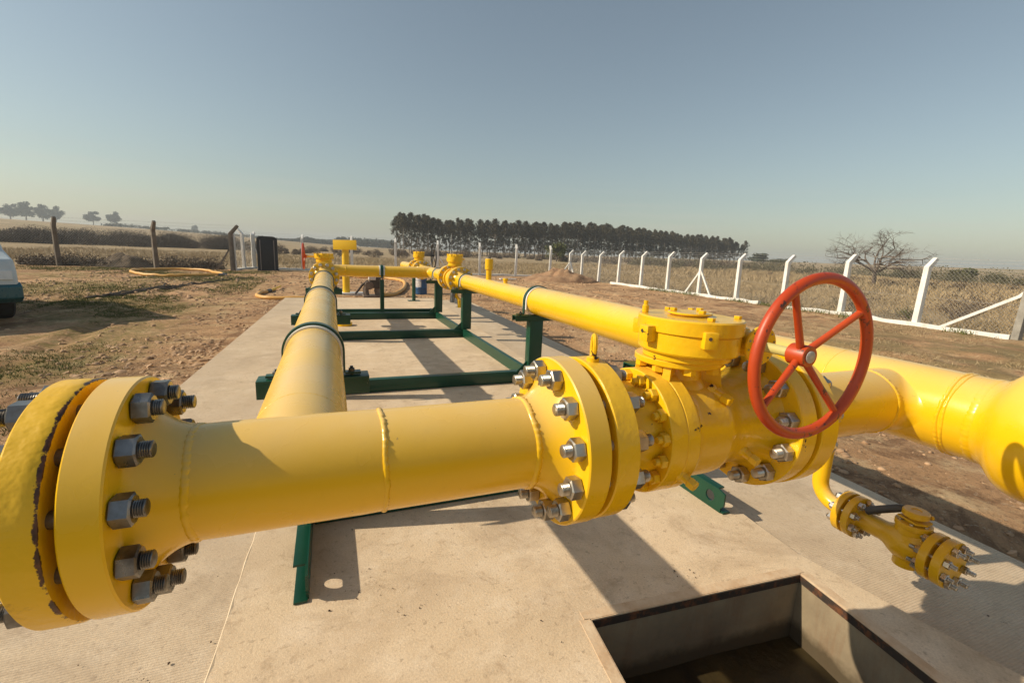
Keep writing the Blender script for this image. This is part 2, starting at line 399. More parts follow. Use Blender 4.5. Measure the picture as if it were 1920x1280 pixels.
def studs(parent, m, z0, z1, rbc, n, d, af, h, pr0, pr1, mat, phase=.5, only=None, far=False):
    """n studs through a joint whose nut faces sit at z0 and z1 along the axis of m"""
    L = (z1+h+pr1) - (z0-h-pr0); key = mat.name
    sm = stud_mesh(d, L, (max(pr0, pr1)+.004) if not far else .0001, key, 18 if not far else 8); nm = nut_mesh(af, h, key)
    for i in range(n):
        if only is not None and i not in only: continue
        a = 2*pi*(i+phase)/n; rj = random.Random(i*7+int(z0*1000))
        dz = rj.uniform(-.003, .003) if not far else 0
        mm = m @ Matrix.Translation((rbc*cos(a), rbc*sin(a), z0-h-pr0+dz)) @ Matrix.Rotation(rj.uniform(0, 6.28), 4, 'Z')
        s = inst('stud_bolt', sm, mat, parent, mm); BASE[s.name] = Vector((0, 0, 0))
        for q in (pr0-dz, L-pr1-h-dz):
            o = link('nut', nm, mat); o.parent = s
            o.matrix_basis = Matrix.Translation((0, 0, q)) @ Matrix.Rotation(rj.uniform(0, 1.05), 4, 'Z')

def flange_prof(R, g, t, rf, r_hub, r_end, hub, bore=0.0):
    ch = .003*R/.21
    pr = [(bore, 0), (rf, 0), (rf, g), (R-ch, g), (R, g+ch), (R, g+t-ch), (R-ch, g+t)]
    if hub:
        z = g+t; pr += [(r_hub+.010*R/.21, z), (r_hub+.003*R/.21, z+.004)]
        for i in range(1, 9):
            u = i/8; pr.append((r_end+(r_hub-r_end)*(1-u)**1.9, z+.006+(hub-.006)*u))
    return pr
def weld(mb, m, r, w=.010, h=.0035, n=150, seed=0):
    """a hand-laid weld bead: a ring with overlapping ripples"""
    rs = random.Random(seed); vs, fs = [], []; K = 6; ph = [rs.uniform(-1, 1) for _ in range(n)]
    for i in range(n):
        a = 2*pi*i/n; rip = .75+.25*abs(sin(i*pi*.33))+.12*ph[i]; off = .0016*sin(a*5+seed)+.0012*ph[i]
        for j in range(K):
            q = pi*j/(K-1); vs.append(((r-.0015+h*rip*sin(q))*cos(a), (r-.0015+h*rip*sin(q))*sin(a), -cos(q)*w/2*(.9+.15*ph[i])+off))
    for i in range(n):
        for j in range(K-1): i2 = (i+1) % n; fs.append((i*K+j, i2*K+j, i2*K+j+1, i*K+j+1))
    return mb.add(vs, fs, m)
def tee_branch(mb, run_m, R, rb, d_end, n=72, seg=12, kf=.06):
    """branch along local +X of run_m (run axis = local Z); smooth crotch"""
    vs, fs = [], []
    for i in range(n):
        a = 2*pi*i/n; cz, sy = cos(a), sin(a)
        yy = rb*sy; d0 = sqrt(max(0, (R*.997)**2-yy*yy))
        w = kf*cz*cz; zf = (rb+w)*cz
        p0 = Vector((d_end, yy, rb*cz)); p1 = Vector((d0+w*.9+.004, yy, rb*cz)); c = Vector((d0, yy, rb*cz)); p2 = Vector((d0*.999, yy*.999, zf))
        for j in range(seg+1):
            u = j/seg
            if j == 0: q = p0
            else:
                t = (j-1)/(seg-1); q = p1*(1-t)**2 + c*2*t*(1-t) + p2*t*t
            vs.append(q)
    S = seg+1
    for i in range(n):
        i2 = (i+1) % n
        for j in range(seg): fs.append((i*S+j, i*S+j+1, i2*S+j+1, i2*S+j))
    return mb.add(vs, fs, run_m)
def elbow_pts(p, d1, d2, R, n=12):
    """arc from p heading d1, turning to d2 with bend radius R"""
    d1, d2 = Vector(d1), Vector(d2); c = Vector(p)+d2*R
    return [c - d2*R*cos(pi/2*i/n) + d1*R*sin(pi/2*i/n) for i in range(n+1)]

XF = frame((0, FY, PIPE_Z), (1, 0, 0), (0, 0, 1))           # local z = world x along the front pipe
LF = frame((LX, 0, PIPE_Z), (0, 1, 0), (0, 0, 1))
RF = frame((RX, 0, PIPE_Z), (0, 1, 0), (0, 0, 1))
def at(m, z, flip=False):
    q = m @ Matrix.Translation((0, 0, z))
    return q @ Matrix.Rotation(pi, 4, 'X') if flip else q
R8 = .1095; R10 = .1355
N8 = dict(rbc=.1745, n=12, d=.0286, af=.046, h=.029)
# ------------------------------------------------------------------ ground and slab
def vnoise(x, y, seed=0):
    xi, yi = np.floor(x).astype(np.int64), np.floor(y).astype(np.int64); fx, fy = x-xi, y-yi
    def h(a, b):
        n = (a*374761393 + b*668265263 + seed*1442695041) & 0xffffffff
        n = ((n ^ (n >> 13))*1274126177) & 0xffffffff
        return ((n ^ (n >> 16)) & 0xffff)/65535.0
    u, v = fx*fx*(3-2*fx), fy*fy*(3-2*fy)
    return (h(xi, yi)*(1-u)+h(xi+1, yi)*u)*(1-v)+(h(xi, yi+1)*(1-u)+h(xi+1, yi+1)*u)*v
def fbm(x, y, o=4, seed=0):
    s = 0; a = .5
    for i in range(o): s = s+a*vnoise(x*2**i, y*2**i, seed+i); a *= .5
    return s
AZT = np.array([-180, -60, -30, -24, -15, -8, 0, 8, 30, 50, 70, 120, 180.])
ELT = np.array([.2, .9, 1.05, 1.0, .75, .45, .05, -.12, .0, .28, .42, .2, .2])
def gz(x, y):
    x = np.asarray(x, float); y = np.asarray(y, float)
    r = np.hypot(x, y); az = np.degrees(np.arctan2(x, y))
    t = np.clip((r-40)/310, 0, 1); t = t*t*(3-2*t)
    z = G*(1-t) + t*(CAM_H + np.minimum(r, 800)*np.tan(np.radians(np.interp(az, AZT, ELT))))
    near = np.clip(1-(r-60)/60, 0, 1)
    rut = 0
    for px, w_, y0, y1 in ((lambda q: -3.35-.035*q+.35*np.sin(q*.28), .16, 2, 25), (lambda q: -4.95-.035*q+.35*np.sin(q*.28), .16, 2, 25), (lambda q: 8.3+.3*np.sin(q*.22), .2, 1, 24), (lambda q: 10.0+.3*np.sin(q*.22), .2, 1, 24)):
        d = np.abs(x-px(y))/w_; m = np.clip((y-y0)/2, 0, 1)*np.clip((y1-y)/2, 0, 1)*np.clip(fbm(y*.5, x*.3+px(0.0), 3, 21)*2.6-.7, 0, 1)
        rut = rut+m*(-.055*np.exp(-(d*1.1)**4)+.035*np.exp(-((d-1.7)*1.8)**2))
    z = z+rut
    z = z + near*((fbm(x*.7, y*.7, 3, 5)-.45)*.09 + (fbm(x*3.1, y*3.1, 4, 9)-.45)*.055)*np.clip(np.maximum(np.maximum(-1.6-x, x-2.9), y-12.3)/.8, .12, 1)
    return z
def GZ(x, y): return float(gz(np.array([x]), np.array([y]))[0])

def slab_l(y): return -1.46+.035*y
def slab_r(y): return 3.005+.045*y
def seam(y): return -.447+.046*y
STEP = [(-.4, 2.34), (.30, 2.16), (.549, 2.09), (.842, 2.038), (1.25, 1.966), (1.55, 1.99), (1.82, 2.033), (6.0, 2.30), (12.5, 2.60)]
def step(y): return float(np.interp(y, [a for a, b in STEP], [b for a, b in STEP]))
SLAB_Y0, SLAB_Y1 = -.9, 12.45

def build_ground():
    xs = np.concatenate([[-2000, -1500, -1100, -800, -450, -280, -180, -120, -90, -70, -55, -42, -32, -25, -20, -16, -13], np.arange(-11, -1.6, .085), np.arange(-1.6, 3.8, .11), np.arange(3.8, 16, .10), [17, 18.5, 20, 22, 25, 29, 34, 40, 50, 65, 85, 115, 160, 240, 350, 600, 800, 1200, 2000]])
    ys = np.concatenate([[-2000, -1100, -400, -120, -50, -25, -12, -6], np.arange(-3, 14, .085), np.arange(14, 30, .14), [31, 32.5, 34, 36, 39, 43, 48, 55, 65, 80, 100, 130, 165, 200, 240, 300, 380, 500, 700, 800, 1000, 1400, 2000]])
    X, Y = np.meshgrid(xs, ys, indexing='ij'); Z = gz(X, Y)
    vs = np.stack([X, Y, Z], -1).reshape(-1, 3); nx, ny = len(xs), len(ys)
    i, j = np.meshgrid(np.arange(nx-1), np.arange(ny-1), indexing='ij')
    cx, cy = (xs[:-1]+xs[1:])/2, (ys[:-1]+ys[1:])/2
    CX, CY = np.meshgrid(cx, cy, indexing='ij')
    keep = ~((CX > slab_l(CY)+.25) & (CX < slab_r(CY)-.25) & (CY > SLAB_Y0+.3) & (CY < SLAB_Y1-.3))
    i, j = i[keep], j[keep]
    fs = np.stack([i*ny+j, (i+1)*ny+j, (i+1)*ny+j+1, i*ny+j+1], -1)
    me = bpy.data.meshes.new('ground'); me.from_pydata(vs.tolist(), [], fs.tolist()); me.update(); me.shade_smooth()
    o = link('ground', me, M['ground']); tag(o, kind='structure')
build_ground()

PIT = [(.730, .25), (.844, 1.229), (1.847, 1.154), (1.745, .17)]       # inner corners: near left, far left, far right, near right
PIT_Z = -.31
def slabs():
    zb = -.22
    # central smooth slab with the pit opening
    mb = MB(); ys = [SLAB_Y0, -.4]
    L = [(seam(y), y) for y in (SLAB_Y0, 1.229, 3, 6, 9, SLAB_Y1)]
    Rr = [(step(y), y) for y in (SLAB_Y1, 6, 1.82, 1.55, 1.25, .842, .549, .30, -.4)] + [(step(-.4)+.12, SLAB_Y0)]
    pl = [(x, y, 0) for x, y in L]; pr = [(x, y, 0) for x, y in Rr]
    nl, fl, fr, nr = [(x, y, 0) for x, y in PIT]
    vs = pl+pr+[nl, fl, fr, nr]; o = len(pl); q = o+len(pr)
    # fan strips: left strip, far field, right strip, near strip
    fs = [(0, q+0, q+1, 1), (1, q+1, q+2, o+4, o+3, o+2, o+1, o, 5, 4, 3, 2), (q+2, q+3, o+8, o+7, o+6, o+5, o+4), (0, o+9, o+8, q+3, q+0)]
    fs = [tuple(f) for f in fs]
    mb.add(vs, fs)
    out = pl+pr; n = len(out)
    mb.add(out+[(x, y, zb) for x, y, z in out], [((i+1) % n, i, n+i, n+(i+1) % n) for i in range(n)])
    bm = bmesh.new(); me = mb.mesh('concrete_slab', smooth=False); bm.from_mesh(me); bmesh.ops.remove_doubles(bm, verts=bm.verts, dist=1e-5)
    bmesh.ops.recalc_face_normals(bm, faces=bm.faces)
    for f in bm.faces:
        if abs(f.normal.z) > .9 and f.normal.z < 0: f.normal_flip()
    bm.to_mesh(me); bm.free()
    tag(link('concrete_slab', me, M['concrete']), kind='structure')
    # broomed slabs either side, the right one a little lower
    for nm, z, A, B in (('concrete_apron', -.004, [(slab_l(y), y) for y in (SLAB_Y0, 6, SLAB_Y1-.02)], [(seam(y)+.004, y) for y in (SLAB_Y1-.02, 9, 6, 3, 1.229, SLAB_Y0)]),
                        ('concrete_path', -.05, [(step(y)-.01, y) for y in (-.4, .3, .549, .842, 1.25, 1.55, 1.82, 6, SLAB_Y1-.01)], [(slab_r(y), y) for y in (SLAB_Y1-.01, 6, 2, -.4)])):
        p = A+B; m = MB().prism(p[::-1], -.24, z)
        tag(link(nm, m.mesh(nm, smooth=False), M['broom']), kind='structure')
    # raised ridge of cement along the seam
    pts = [(seam(y)+.0015*sin(y*9)+.001*sin(y*31), y, -.0055+.0012*sin(y*23)+.0006*sin(y*71)) for y in np.arange(SLAB_Y0+.2, 12.2, .05)]
    tag(link('slab_joint', MB().tube(pts, .0062, 6).mesh('slab_joint'), plain('pale_cement_ridge', (.66, .54, .39), (.52, .41, .28), .9, 0, 12, .6, 60, .004)), kind='structure')
    # pit
    root = thing('drain_pit', 'open concrete pit edged with rusty angle steel beside the valve', 'pit', (1.3, .7, PIT_Z))
    n = 4; top = [(x, y, -.0015) for x, y in PIT]; bot = [(x, y, PIT_Z) for x, y in PIT]
    w = MB()
    for i in range(3):          # three visible walls, thick
        a, b = Vector((*PIT[i], 0)), Vector((*PIT[i+1], 0)); t = (b-a).normalized(); nrm = Vector((-t.y, t.x, 0))
        w.add([a+Vector((0, 0, -.004)), b+Vector((0, 0, -.004)), b+Vector((0, 0, PIT_Z-.1)), a+Vector((0, 0, PIT_Z-.1)), a+nrm*.1+Vector((0, 0, -.004)), b+nrm*.1+Vector((0, 0, -.004)), b+nrm*.1+Vector((0, 0, PIT_Z-.1)), a+nrm*.1+Vector((0, 0, PIT_Z-.1))],
              [(0, 1, 2, 3), (7, 6, 5, 4), (4, 5, 1, 0), (3, 2, 6, 7), (0, 3, 7, 4), (1, 5, 6, 2)])
    a, b = Vector((*PIT[3], 0)), Vector((*PIT[0], 0))
    w.add([a+Vector((0, 0, -.004)), b+Vector((0, 0, -.004)), b+Vector((0, 0, PIT_Z-.1)), a+Vector((0, 0, PIT_Z-.1))], [(0, 1, 2, 3)])
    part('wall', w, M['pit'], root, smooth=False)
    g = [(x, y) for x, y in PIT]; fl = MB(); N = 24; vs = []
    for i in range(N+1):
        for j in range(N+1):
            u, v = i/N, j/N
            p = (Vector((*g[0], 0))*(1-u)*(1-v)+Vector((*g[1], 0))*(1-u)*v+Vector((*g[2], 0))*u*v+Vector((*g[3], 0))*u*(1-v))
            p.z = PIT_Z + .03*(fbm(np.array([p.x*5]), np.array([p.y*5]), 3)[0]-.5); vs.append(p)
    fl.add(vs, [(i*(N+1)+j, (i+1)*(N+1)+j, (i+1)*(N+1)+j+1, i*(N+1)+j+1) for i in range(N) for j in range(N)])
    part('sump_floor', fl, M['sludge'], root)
    rr = MB()
    for i in range(3):          # embedded angle: top flange flush with the slab, thin leg down the wall
        a, b = Vector((*PIT[i], 0)), Vector((*PIT[i+1], 0)); t = (b-a).normalized(); nrm = Vector((-t.y, t.x, 0)); L = (b-a).length
        m = Matrix(((t.x, nrm.x, 0, a.x), (t.y, nrm.y, 0, a.y), (0, 0, 1, 0), (0, 0, 0, 1)))
        rr.box((L/2, .018, .000), (L+(.04 if i == 1 else 0), .040, .005), m)
        rr.box((L/2, -.0035, -.019), (L-.004, .005, .040), m)
    part('rim_angle', rr, rim_mat(), root, smooth=False)
def rim_mat():
    k = NT('rust_bleeding_rim')
    c = k.mix(k.ramp(k.noise(9, 6, .7), .38, .66), (.66, .52, .36), (.52, .36, .22))
    c = k.mix(k.ramp(k.noise(26, 6, .78), .60, .72, 0, .7), c, (.36, .18, .075))
    z = k.sep()[2]
    c = k.mix(k.ramp(z, -.002, -.006), c, k.mix(k.ramp(k.noise(18, 5, .7), .50, .64), (.035, .024, .018), (.15, .055, .02)))
    return k.fin(c, .9, 0, k.bump(k.noise(60, 4), .5, .003))
slabs()

# ------------------------------------------------------------------ front pipe assembly (tee, spool, long left run)
def bead(parent, m, r, seed, **kw): return part('weld_bead', weld(MB(), m, r, seed=seed, **kw), M['yellow'], parent, angle=60)
def pipe(parent, m, z0, z1, r, name='pipe', mat='yellow', n=72):
    ns = max(1, int((z1-z0)/.6))
    return part(name, MB().lathe([(r, z0+(z1-z0)*i/ns) for i in range(ns+1)], m, n), M[mat], parent)

fp = thing('front_pipe', 'thick yellow welded pipe in the foreground with a tee turning into the long left run', 'pipe', (LX, FY, 0))
# tee body
tb = MB().lathe([(R8, -.245), (R8+.001, -.2), (R8+.001, .05), (R8, .095)], XF, 96)
tee_branch(tb, frame((LX, FY, PIPE_Z), (1, 0, 0), (0, 1, 0)), R8+.001, R8, .182, kf=.055)
part('tee', tb, M['yellow'], fp, angle=50)
pipe(fp, XF, .095, .432, R8, n=96)
LEFT_END = 7.40
pipe(fp, LF, FY+.182, LEFT_END-.14, R8, n=72)
bead(fp, at(XF, -.247), R8, 3, w=.018, h=.0045); bead(fp, at(XF, -.229), R8, 4, w=.010, h=.002); bead(fp, at(XF, .094), R8, 5, w=.013, h=.0055); bead(fp, at(XF, .430), R8, 8, w=.018, h=.0065); bead(fp, at(LF, FY+.182), R8, 9, h=.0025)
part('weld_neck_flange', MB().lathe(flange_prof(.2085, .009, .055, .135, .147, R8+.001, .077), at(XF, -.386), 96), M['yellow'], fp)
part('weld_neck_flange', MB().lathe(flange_prof(.2085, .009, .057, .135, .147, R8+.001, .072), at(XF, .569, True), 96), M['yellow'], fp)
part('weld_neck_flange', MB().lathe(flange_prof(.2085, .009, .055, .135, .147, R8+.001, .077), at(LF, LEFT_END, True), 64), M['yellow'], fp)

# blind flange with its 12 studs
bf = thing('blind_flange', 'yellow blind flange with rusty chipped edge bolted on the left pipe end', 'flange', (-.43, FY, 0))
rs = random.Random(4); pr = [(0.0, -.063), (.12, -.064), (.203, -.063), (.2085, -.058), (.2090, -.03), (.2085, -.013), (.206, -.009), (.135, -.009), (.135, 0), (0, 0)]
part('disc', MB().lathe(pr, at(XF, -.386), 120), M['yellow_rust'], bf)
studs(bf, XF, -.386-.064, -.386+.0645, mat=M['steel_dark'], pr0=.030, pr1=.017, **N8)

# ------------------------------------------------------------------ main ball valve
mv = thing('ball_valve', 'large yellow flanged ball valve with orange handwheel beside the open pit', 'valve', (.895, FY, 0))
body = MB()
pr = [(0, .569), (.135, .569), (.135, .578), (.2025, .578), (.2055, .581), (.2055, .634), (.2025, .637), (.152, .637), (.142, .643), (.136, .655), (.134, .68), (.134, .7565),
      (.1655, .757), (.168, .7595), (.168, .8025), (.1655, .8045), (.1655, .8065), (.168, .809), (.168, .843), (.165, .847), (.156, .852), (.1495, .862), (.1465, .88), (.1465, .965), (.1445, .98), (.134, 1.005), (.128, 1.03), (.1275, 1.07), (.131, 1.10), (.139, 1.128), (.150, 1.147), (.158, 1.1545), (.2025, 1.155), (.2055, 1.158), (.2055, 1.211), (.2025, 1.2135), (.135, 1.2135), (.135, 1.2215), (0, 1.2215)]
body.lathe(pr, XF, 120)
part('body', body, M['yellow_valve'], mv)
stem = MB()
SZ = frame((.895, FY, 0), (0, 0, 1), (1, 0, 0))
stem.lathe([(.085, .94), (.078, .97), (.064, .985), (.060, 1.015), (.066, 1.026), (.115, 1.0265), (.118, 1.029), (.118, 1.041), (.115, 1.0435)], SZ, 64)
for a in (35, 145, 215, 325):     # cast gussets between body and top flange
    m = SZ @ Matrix.Rotation(radians(a), 4, 'Z')
    stem.prism([(.05, .94), (.118, .965), (.108, 1.0275), (.05, 1.0275)], -.010, .010, m @ Matrix.Rotation(pi/2, 4, 'X'))
part('stem_neck', stem, M['yellow_valve'], mv)
studs(mv, XF, .569-.066, .569+.068, mat=M['steel'], pr0=.022, pr1=.020, **N8)
studs(mv, XF, 1.155, 1.2215+.0735, mat=M['steel'], pr0=.024, pr1=.022, **N8)
CAPN = nut_mesh(.030, .018, 'y'); CAPS = MB().lathe([(.0, 0), (.0085, 0), (.0095, .001), (.0095, .011), (.008, .013), (0, .013)], Matrix.Identity(4), 14).mesh('stud_end')
for i in range(16):
    a = 2*pi*(i+.5)/16
    m = at(XF, .757, True) @ Matrix.Translation((.1475*cos(a), .1475*sin(a), 0)) @ Matrix.Rotation(i*1.7, 4, 'Z')
    b = inst('body_nut', CAPN, M['yellow_bolt'], mv, m); BASE[b.name] = Vector((0, 0, 0))
    c = link('stud_end', CAPS, M['yellow_bolt']); c.parent = b; c.matrix_basis = Matrix.Translation((0, 0, .018))
# gearbox
GX, GY = .900, .962; GM = frame((GX, GY, 0), (0, 0, 1), (1, 0, 0))
def dpoly(r, flat, n=72, a0=0):
    p = []
    for i in range(n):
        a = 2*pi*i/n; x, y = r*cos(a), r*sin(a)
        p.append((min(x, flat), y))
    return p
gb = MB()
gb.lathe([(.110, 1.0435), (.114, 1.046), (.114, 1.060), (.110, 1.063)], GM, 72)
def dlathe(mb, rows, flat):
    n = 96; vs, fs = [], []
    for r, z in rows:
        for i in range(n):
            a = 2*pi*i/n; vs.append((min(r*cos(a), flat), 1.09*r*sin(a), z))
    for j in range(len(rows)-1):
        for i in range(n): i2 = (i+1) % n; fs.append((j*n+i, j*n+i2, (j+1)*n+i2, (j+1)*n+i))
    fs += [tuple(range(n-1, -1, -1)), tuple((len(rows)-1)*n+i for i in range(n))]
    mb.add(vs, fs, GM)
dlathe(gb, [(.116, 1.0605), (.122, 1.063), (.125, 1.068), (.125, 1.114), (.123, 1.1155)], .112)
gbo = part('gearbox', gb, M['yellow_valve'], mv, angle=30)
lid = MB(); dlathe(lid, [(.127, 1.116), (.130, 1.1185), (.130, 1.151), (.127, 1.1545)], .114)
part('gearbox_lid', lid, M['yellow_valve'], gbo, angle=30)
for a in (-112, -178, 120):
    lug = MB()
    m = GM @ Matrix.Rotation(radians(a), 4, 'Z')
    lug.box((.138, 0, 1.112), (.030, .034, .042), m, .004)
    part('lug', lug, M['yellow_valve'], gbo)
for a in (-112, -178, 120):
    hol = MB()
    m = GM @ Matrix.Rotation(radians(a), 4, 'Z') @ Matrix.Translation((.1532, -.004, 1.118)) @ Matrix.Rotation(pi/2, 4, 'Y')
    hol.lathe([(.0045, -.003), (.0045, .0006)], m, 12)
    part('bolt_hole', hol, M['steel_dark'], gbo)
cap = MB().lathe([(.048, 1.155), (.048, 1.158), (.057, 1.159), (.058, 1.160), (.058, 1.163), (.057, 1.164)], frame((.905, .970, 0), (0, 0, 1)), 48)
part('stem_cap', cap, M['yellow_valve'], gbo)
bn = nut_mesh(.017, .0085, 'g')
for (dx, dy, z) in ((.042, .012, 1.164), (-.033, .03, 1.164), (.0, -.042, 1.164), (-.035, -.110, 1.1545), (.085, -.080, 1.1545), (.02, .115, 1.1545), (.08, .085, 1.1545)):
    inst('lid_bolt', bn, M['yellow_bolt'], gbo, frame((GX+.01+dx, GY+.01+dy, z), (0, 0, 1)))
vent = MB().cyl((GX-.092, GY+.072, 1.154), (GX-.092, GY+.072, 1.176), .009, n=12, ch=.002).cyl((GX-.092, GY+.072, 1.174), (GX-.092, GY+.072, 1.188), .006, n=10)
part('breather', vent, M['yellow_bolt'], gbo)
bn2 = nut_mesh(.030, .018, 'gb')
for a in (20, 65, 110, 155, 200, 245, 290, 335):
    inst('neck_bolt', bn2, M['yellow_bolt'], gbo, SZ @ Matrix.Rotation(radians(a), 4, 'Z') @ Matrix.Translation((.098, 0, 1.009)))
# worm shaft housing, index plate, shaft and handwheel (axis along y)
WX, WZ, WY = 1.03, 1.092, .70
ws_ = MB().lathe([(.040, 0), (.044, .004), (.044, .12), (.038, .135), (.030, .16), (.028, .19), (.022, .196)], frame((WX, 1.035, WZ), (0, -1, 0)), 40)
ws_.box((1.020, GY, WZ), (.045, .15, .075), None, .006)
part('worm_housing', ws_, M['yellow_valve'], gbo)
plate = MB().lathe([(.0505, 0), (.0515, .001), (.0515, .006), (.0505, .007)], frame((WX, .846, WZ), (0, -1, 0)), 56)
part('index_plate', plate, M['yellow_valve'], gbo)
ph_ = MB()
for i in range(12):
    a = 2*pi*i/12+.2; ph_.lathe([(.0030, 0), (.0030, .0012)], frame((WX+.044*cos(a), .8389, WZ+.044*sin(a)), (0, -1, 0)), 10)
part('plate_hole', ph_, M['steel_dark'], gbo)
part('shaft', MB().cyl((WX, .842, WZ), (WX, .742, WZ), .0125, n=24), M['pale_green'], gbo)
hw = part('handwheel', MB().torus(.1825, .0130, frame((WX, WY, WZ), (0, -1, 0)), 128, 20), M['orange'], mv)
part('hub', MB().lathe([(.022, 0), (.0255, .003), (.0255, .044), (.024, .047)], frame((WX, .756, WZ), (0, -1, 0)), 40), M['orange'], hw)
part('hub_end', MB().lathe([(.0145, 0), (.0145, .0025), (.012, .004)], frame((WX, .7085, WZ), (0, -1, 0)), 24), M['hub_face'], hw)
for a in (37, 122, 217, 308):
    ca, sa = cos(radians(a)), sin(radians(a))
    part('spoke', MB().tube([(WX+.015*ca, .728, WZ+.015*sa), (WX+.09*ca, .715, WZ+.09*sa), (WX+.178*ca, WY, WZ+.178*sa)], [.0088, .0080, .0080], 16), M['orange'], hw)
# bleed fittings
def fitting(p, d, L=.05):
    p, d = Vector(p), Vector(d).normalized(); b = MB()
    b.lathe([(.020, -.012), (.017, 0), (.0125, .004), (.0115, L*.5)], frame(p, d), 20)
    o = part('bleed_fitting', b, M['yellow_valve'], mv); h = nut_mesh(.026, L*.5, 'fit')
    q = link('cap', h, M['yellow_bolt']); q.parent = o; q.matrix_basis = Matrix.Translation(-BASE[mv.name]) @ frame(p+d*L*.5, d)
fitting((.955, FY-.080, .955), (.25, -.8, -.25), .052); fitting((1.055, FY-.118, .785), (.15, -.85, -.28), .045); fitting((.815, FY-.150, .765), (.2, -.9, -.3), .040)
# lifting eye on the left end flange
le = MB().lathe([(.016, 0), (.016, .010), (.010, .013)], frame((.607, FY-.02, 1.043), (0, 0, 1)), 16)
le.tube([(.607+.004*cos(a), FY-.02+.013*cos(a), 1.078+.030*sin(a)) for a in np.linspace(-1.0, pi+1.0, 17)], .0062, 8)
part('lifting_eye', le, M['yellow_valve'], mv)
# ------------------------------------------------------------------ right pipe assembly
rp = thing('right_pipe', 'long thick yellow pipe on the right swelling into a wider barrel toward the camera', 'pipe', (RX, FY, 0))
part('weld_neck_flange', MB().lathe(flange_prof(.2085, .009, .0645, .135, .147, R8+.001, .075), at(XF, 1.2215), 96), M['yellow'], rp)
pipe(rp, XF, 1.365, 1.745, R8, n=96)
tb = MB().lathe([(R10, .792), (R10+.001, .84), (R10+.001, 1.13), (R10, 1.175)], RF, 96)
tee_branch(tb, frame((RX, FY, PIPE_Z), (0, -1, 0), (-1, 0, 0)), R10+.001, R8+.0015, RX-1.745, kf=.055)
part('tee', tb, M['yellow'], rp, angle=50)
pipe(rp, RF, .712, .792, R10, n=96)
RED0 = 4.22
pipe(rp, RF, 1.175, RED0, R10, n=80)
part('reducer', MB().lathe([(R10, RED0)]+[(R8+(R10-R8)*(.5+.5*cos(pi*u/10)), RED0+.17*u/10) for u in range(1, 11)], RF, 72), M['yellow'], rp)
RV0, RV1 = 7.12, 7.80
pipe(rp, RF, RED0+.17, RV0-.14, R8)
part('weld_neck_flange', MB().lathe(flange_prof(.2085, .009, .055, .135, .147, R8+.001, .077), at(RF, RV0, True), 64), M['yellow'], rp)
# swelling reducer and barrel running past the camera
pr = [(R10, .712), (R10+.0015, .704), (.141, .692), (.152, .678), (.168, .664), (.183, .649), (.194, .631), (.2005, .608), (.2032, .58), (.2035, .55), (.2035, .2), (.2035, -.3), (.2035, -.9), (.19, -.93), (0, -.95)]
part('barrel', MB().lathe(pr, RF, 128), M['yellow'], rp, angle=50)
bead(rp, at(XF, 1.745), R8, 21, w=.017, h=.006); bead(rp, at(RF, .793), R10, 22, w=.014, h=.007); bead(rp, at(RF, .780), R10, 26, w=.012, h=.006); bead(rp, at(RF, .716), R10, 23, w=.030, h=.004); bead(rp, at(XF, 1.366), R8, 24); bead(rp, at(RF, 1.178), R10, 25)
# nipples
n1 = MB().cyl((RX, 5.70, PIPE_Z+.10), (RX, 5.70, 1.11), .036, n=24).cyl((RX, 5.70, 1.075), (RX, 5.70, 1.215), .052, n=28, ch=.006)
part('vent_riser', n1, M['yellow'], rp)
part('vent_stem', MB().cyl((RX, 5.70, 1.21), (RX, 5.70, 1.235), .022, n=12).cyl((RX, 5.70, 1.23), (RX, 5.70, 1.33), .006, n=8), M['steel_dark'], rp)
part('nipple', MB().cyl((RX, 5.08, PIPE_Z+.10), (RX, 5.08, .985), .024, n=20).cyl((RX, 5.08, .975), (RX, 5.08, 1.005), .032, n=20, ch=.004), M['yellow'], rp)
# drain drop with elbow and flange
DX, DY, DZ, DR = 1.912, 1.182, .335, .0305
ep = elbow_pts((DX, DY, DZ+.085), (0, 0, -1), (0, -1, 0), .085, 14)
part('drain_elbow', MB().tube([(DX, DY, PIPE_Z-.12), (DX, DY, .55), (DX, DY, DZ+.1)]+ep+[(DX, 1.082, DZ)], DR, 32), M['yellow'], rp, angle=50)
part('weld_bead', weld(MB(), frame((DX, DY, DZ+.092), (0, 0, 1)), DR, w=.006, h=.0016, n=70), M['yellow'], rp)
DM = frame((DX, 1.040, DZ), (0, -1, 0), (0, 0, 1))            # local z toward the camera
part('drain_flange', MB().lathe(flange_prof(.0825, .006, .026, .046, .045, DR+.001, .022), at(DM, 0, True), 64), M['yellow_drain'], rp)

# ------------------------------------------------------------------ small drain valve and its blind flange
dv = thing('drain_valve', 'small mustard yellow drain valve with black lever handle low beside the path', 'valve', (DX, .88, DZ))
ND = dict(rbc=.0635, n=8, d=.0155, af=.0265, h=.0165)
F2 = .292
pr = [(0, 0), (.046, 0), (.046, .006), (.081, .006), (.0825, .0075), (.0825, .0305), (.081, .032), (.046, .033), (.040, .037), (.0375, .05), (.0375, .115), (.042, .132), (.056, .155), (.064, .175), (.0645, .222), (.058, .240), (.050, .252), (.048, .2585), (.081, .2595), (.0825, .261), (.0825, .284), (.081, .2855), (.046, .286), (.046, .292), (0, .292)]
part('body', MB().lathe(pr, DM, 72), M['yellow_drain'], dv)
VY = 1.040-.198
part('bonnet', MB().lathe([(.050, DZ+.02), (.050, DZ+.066), (.0535, DZ+.069), (.0535, DZ+.083), (.051, DZ+.0855), (.028, DZ+.086), (.028, DZ+.092)], frame((DX, VY, 0), (0, 0, 1)), 48), M['yellow_drain'], dv)
bs_ = MB().lathe([(.036, -.085), (.038, -.082), (.038, -.05)], frame((DX, VY, DZ), (0, 0, 1)), 36)
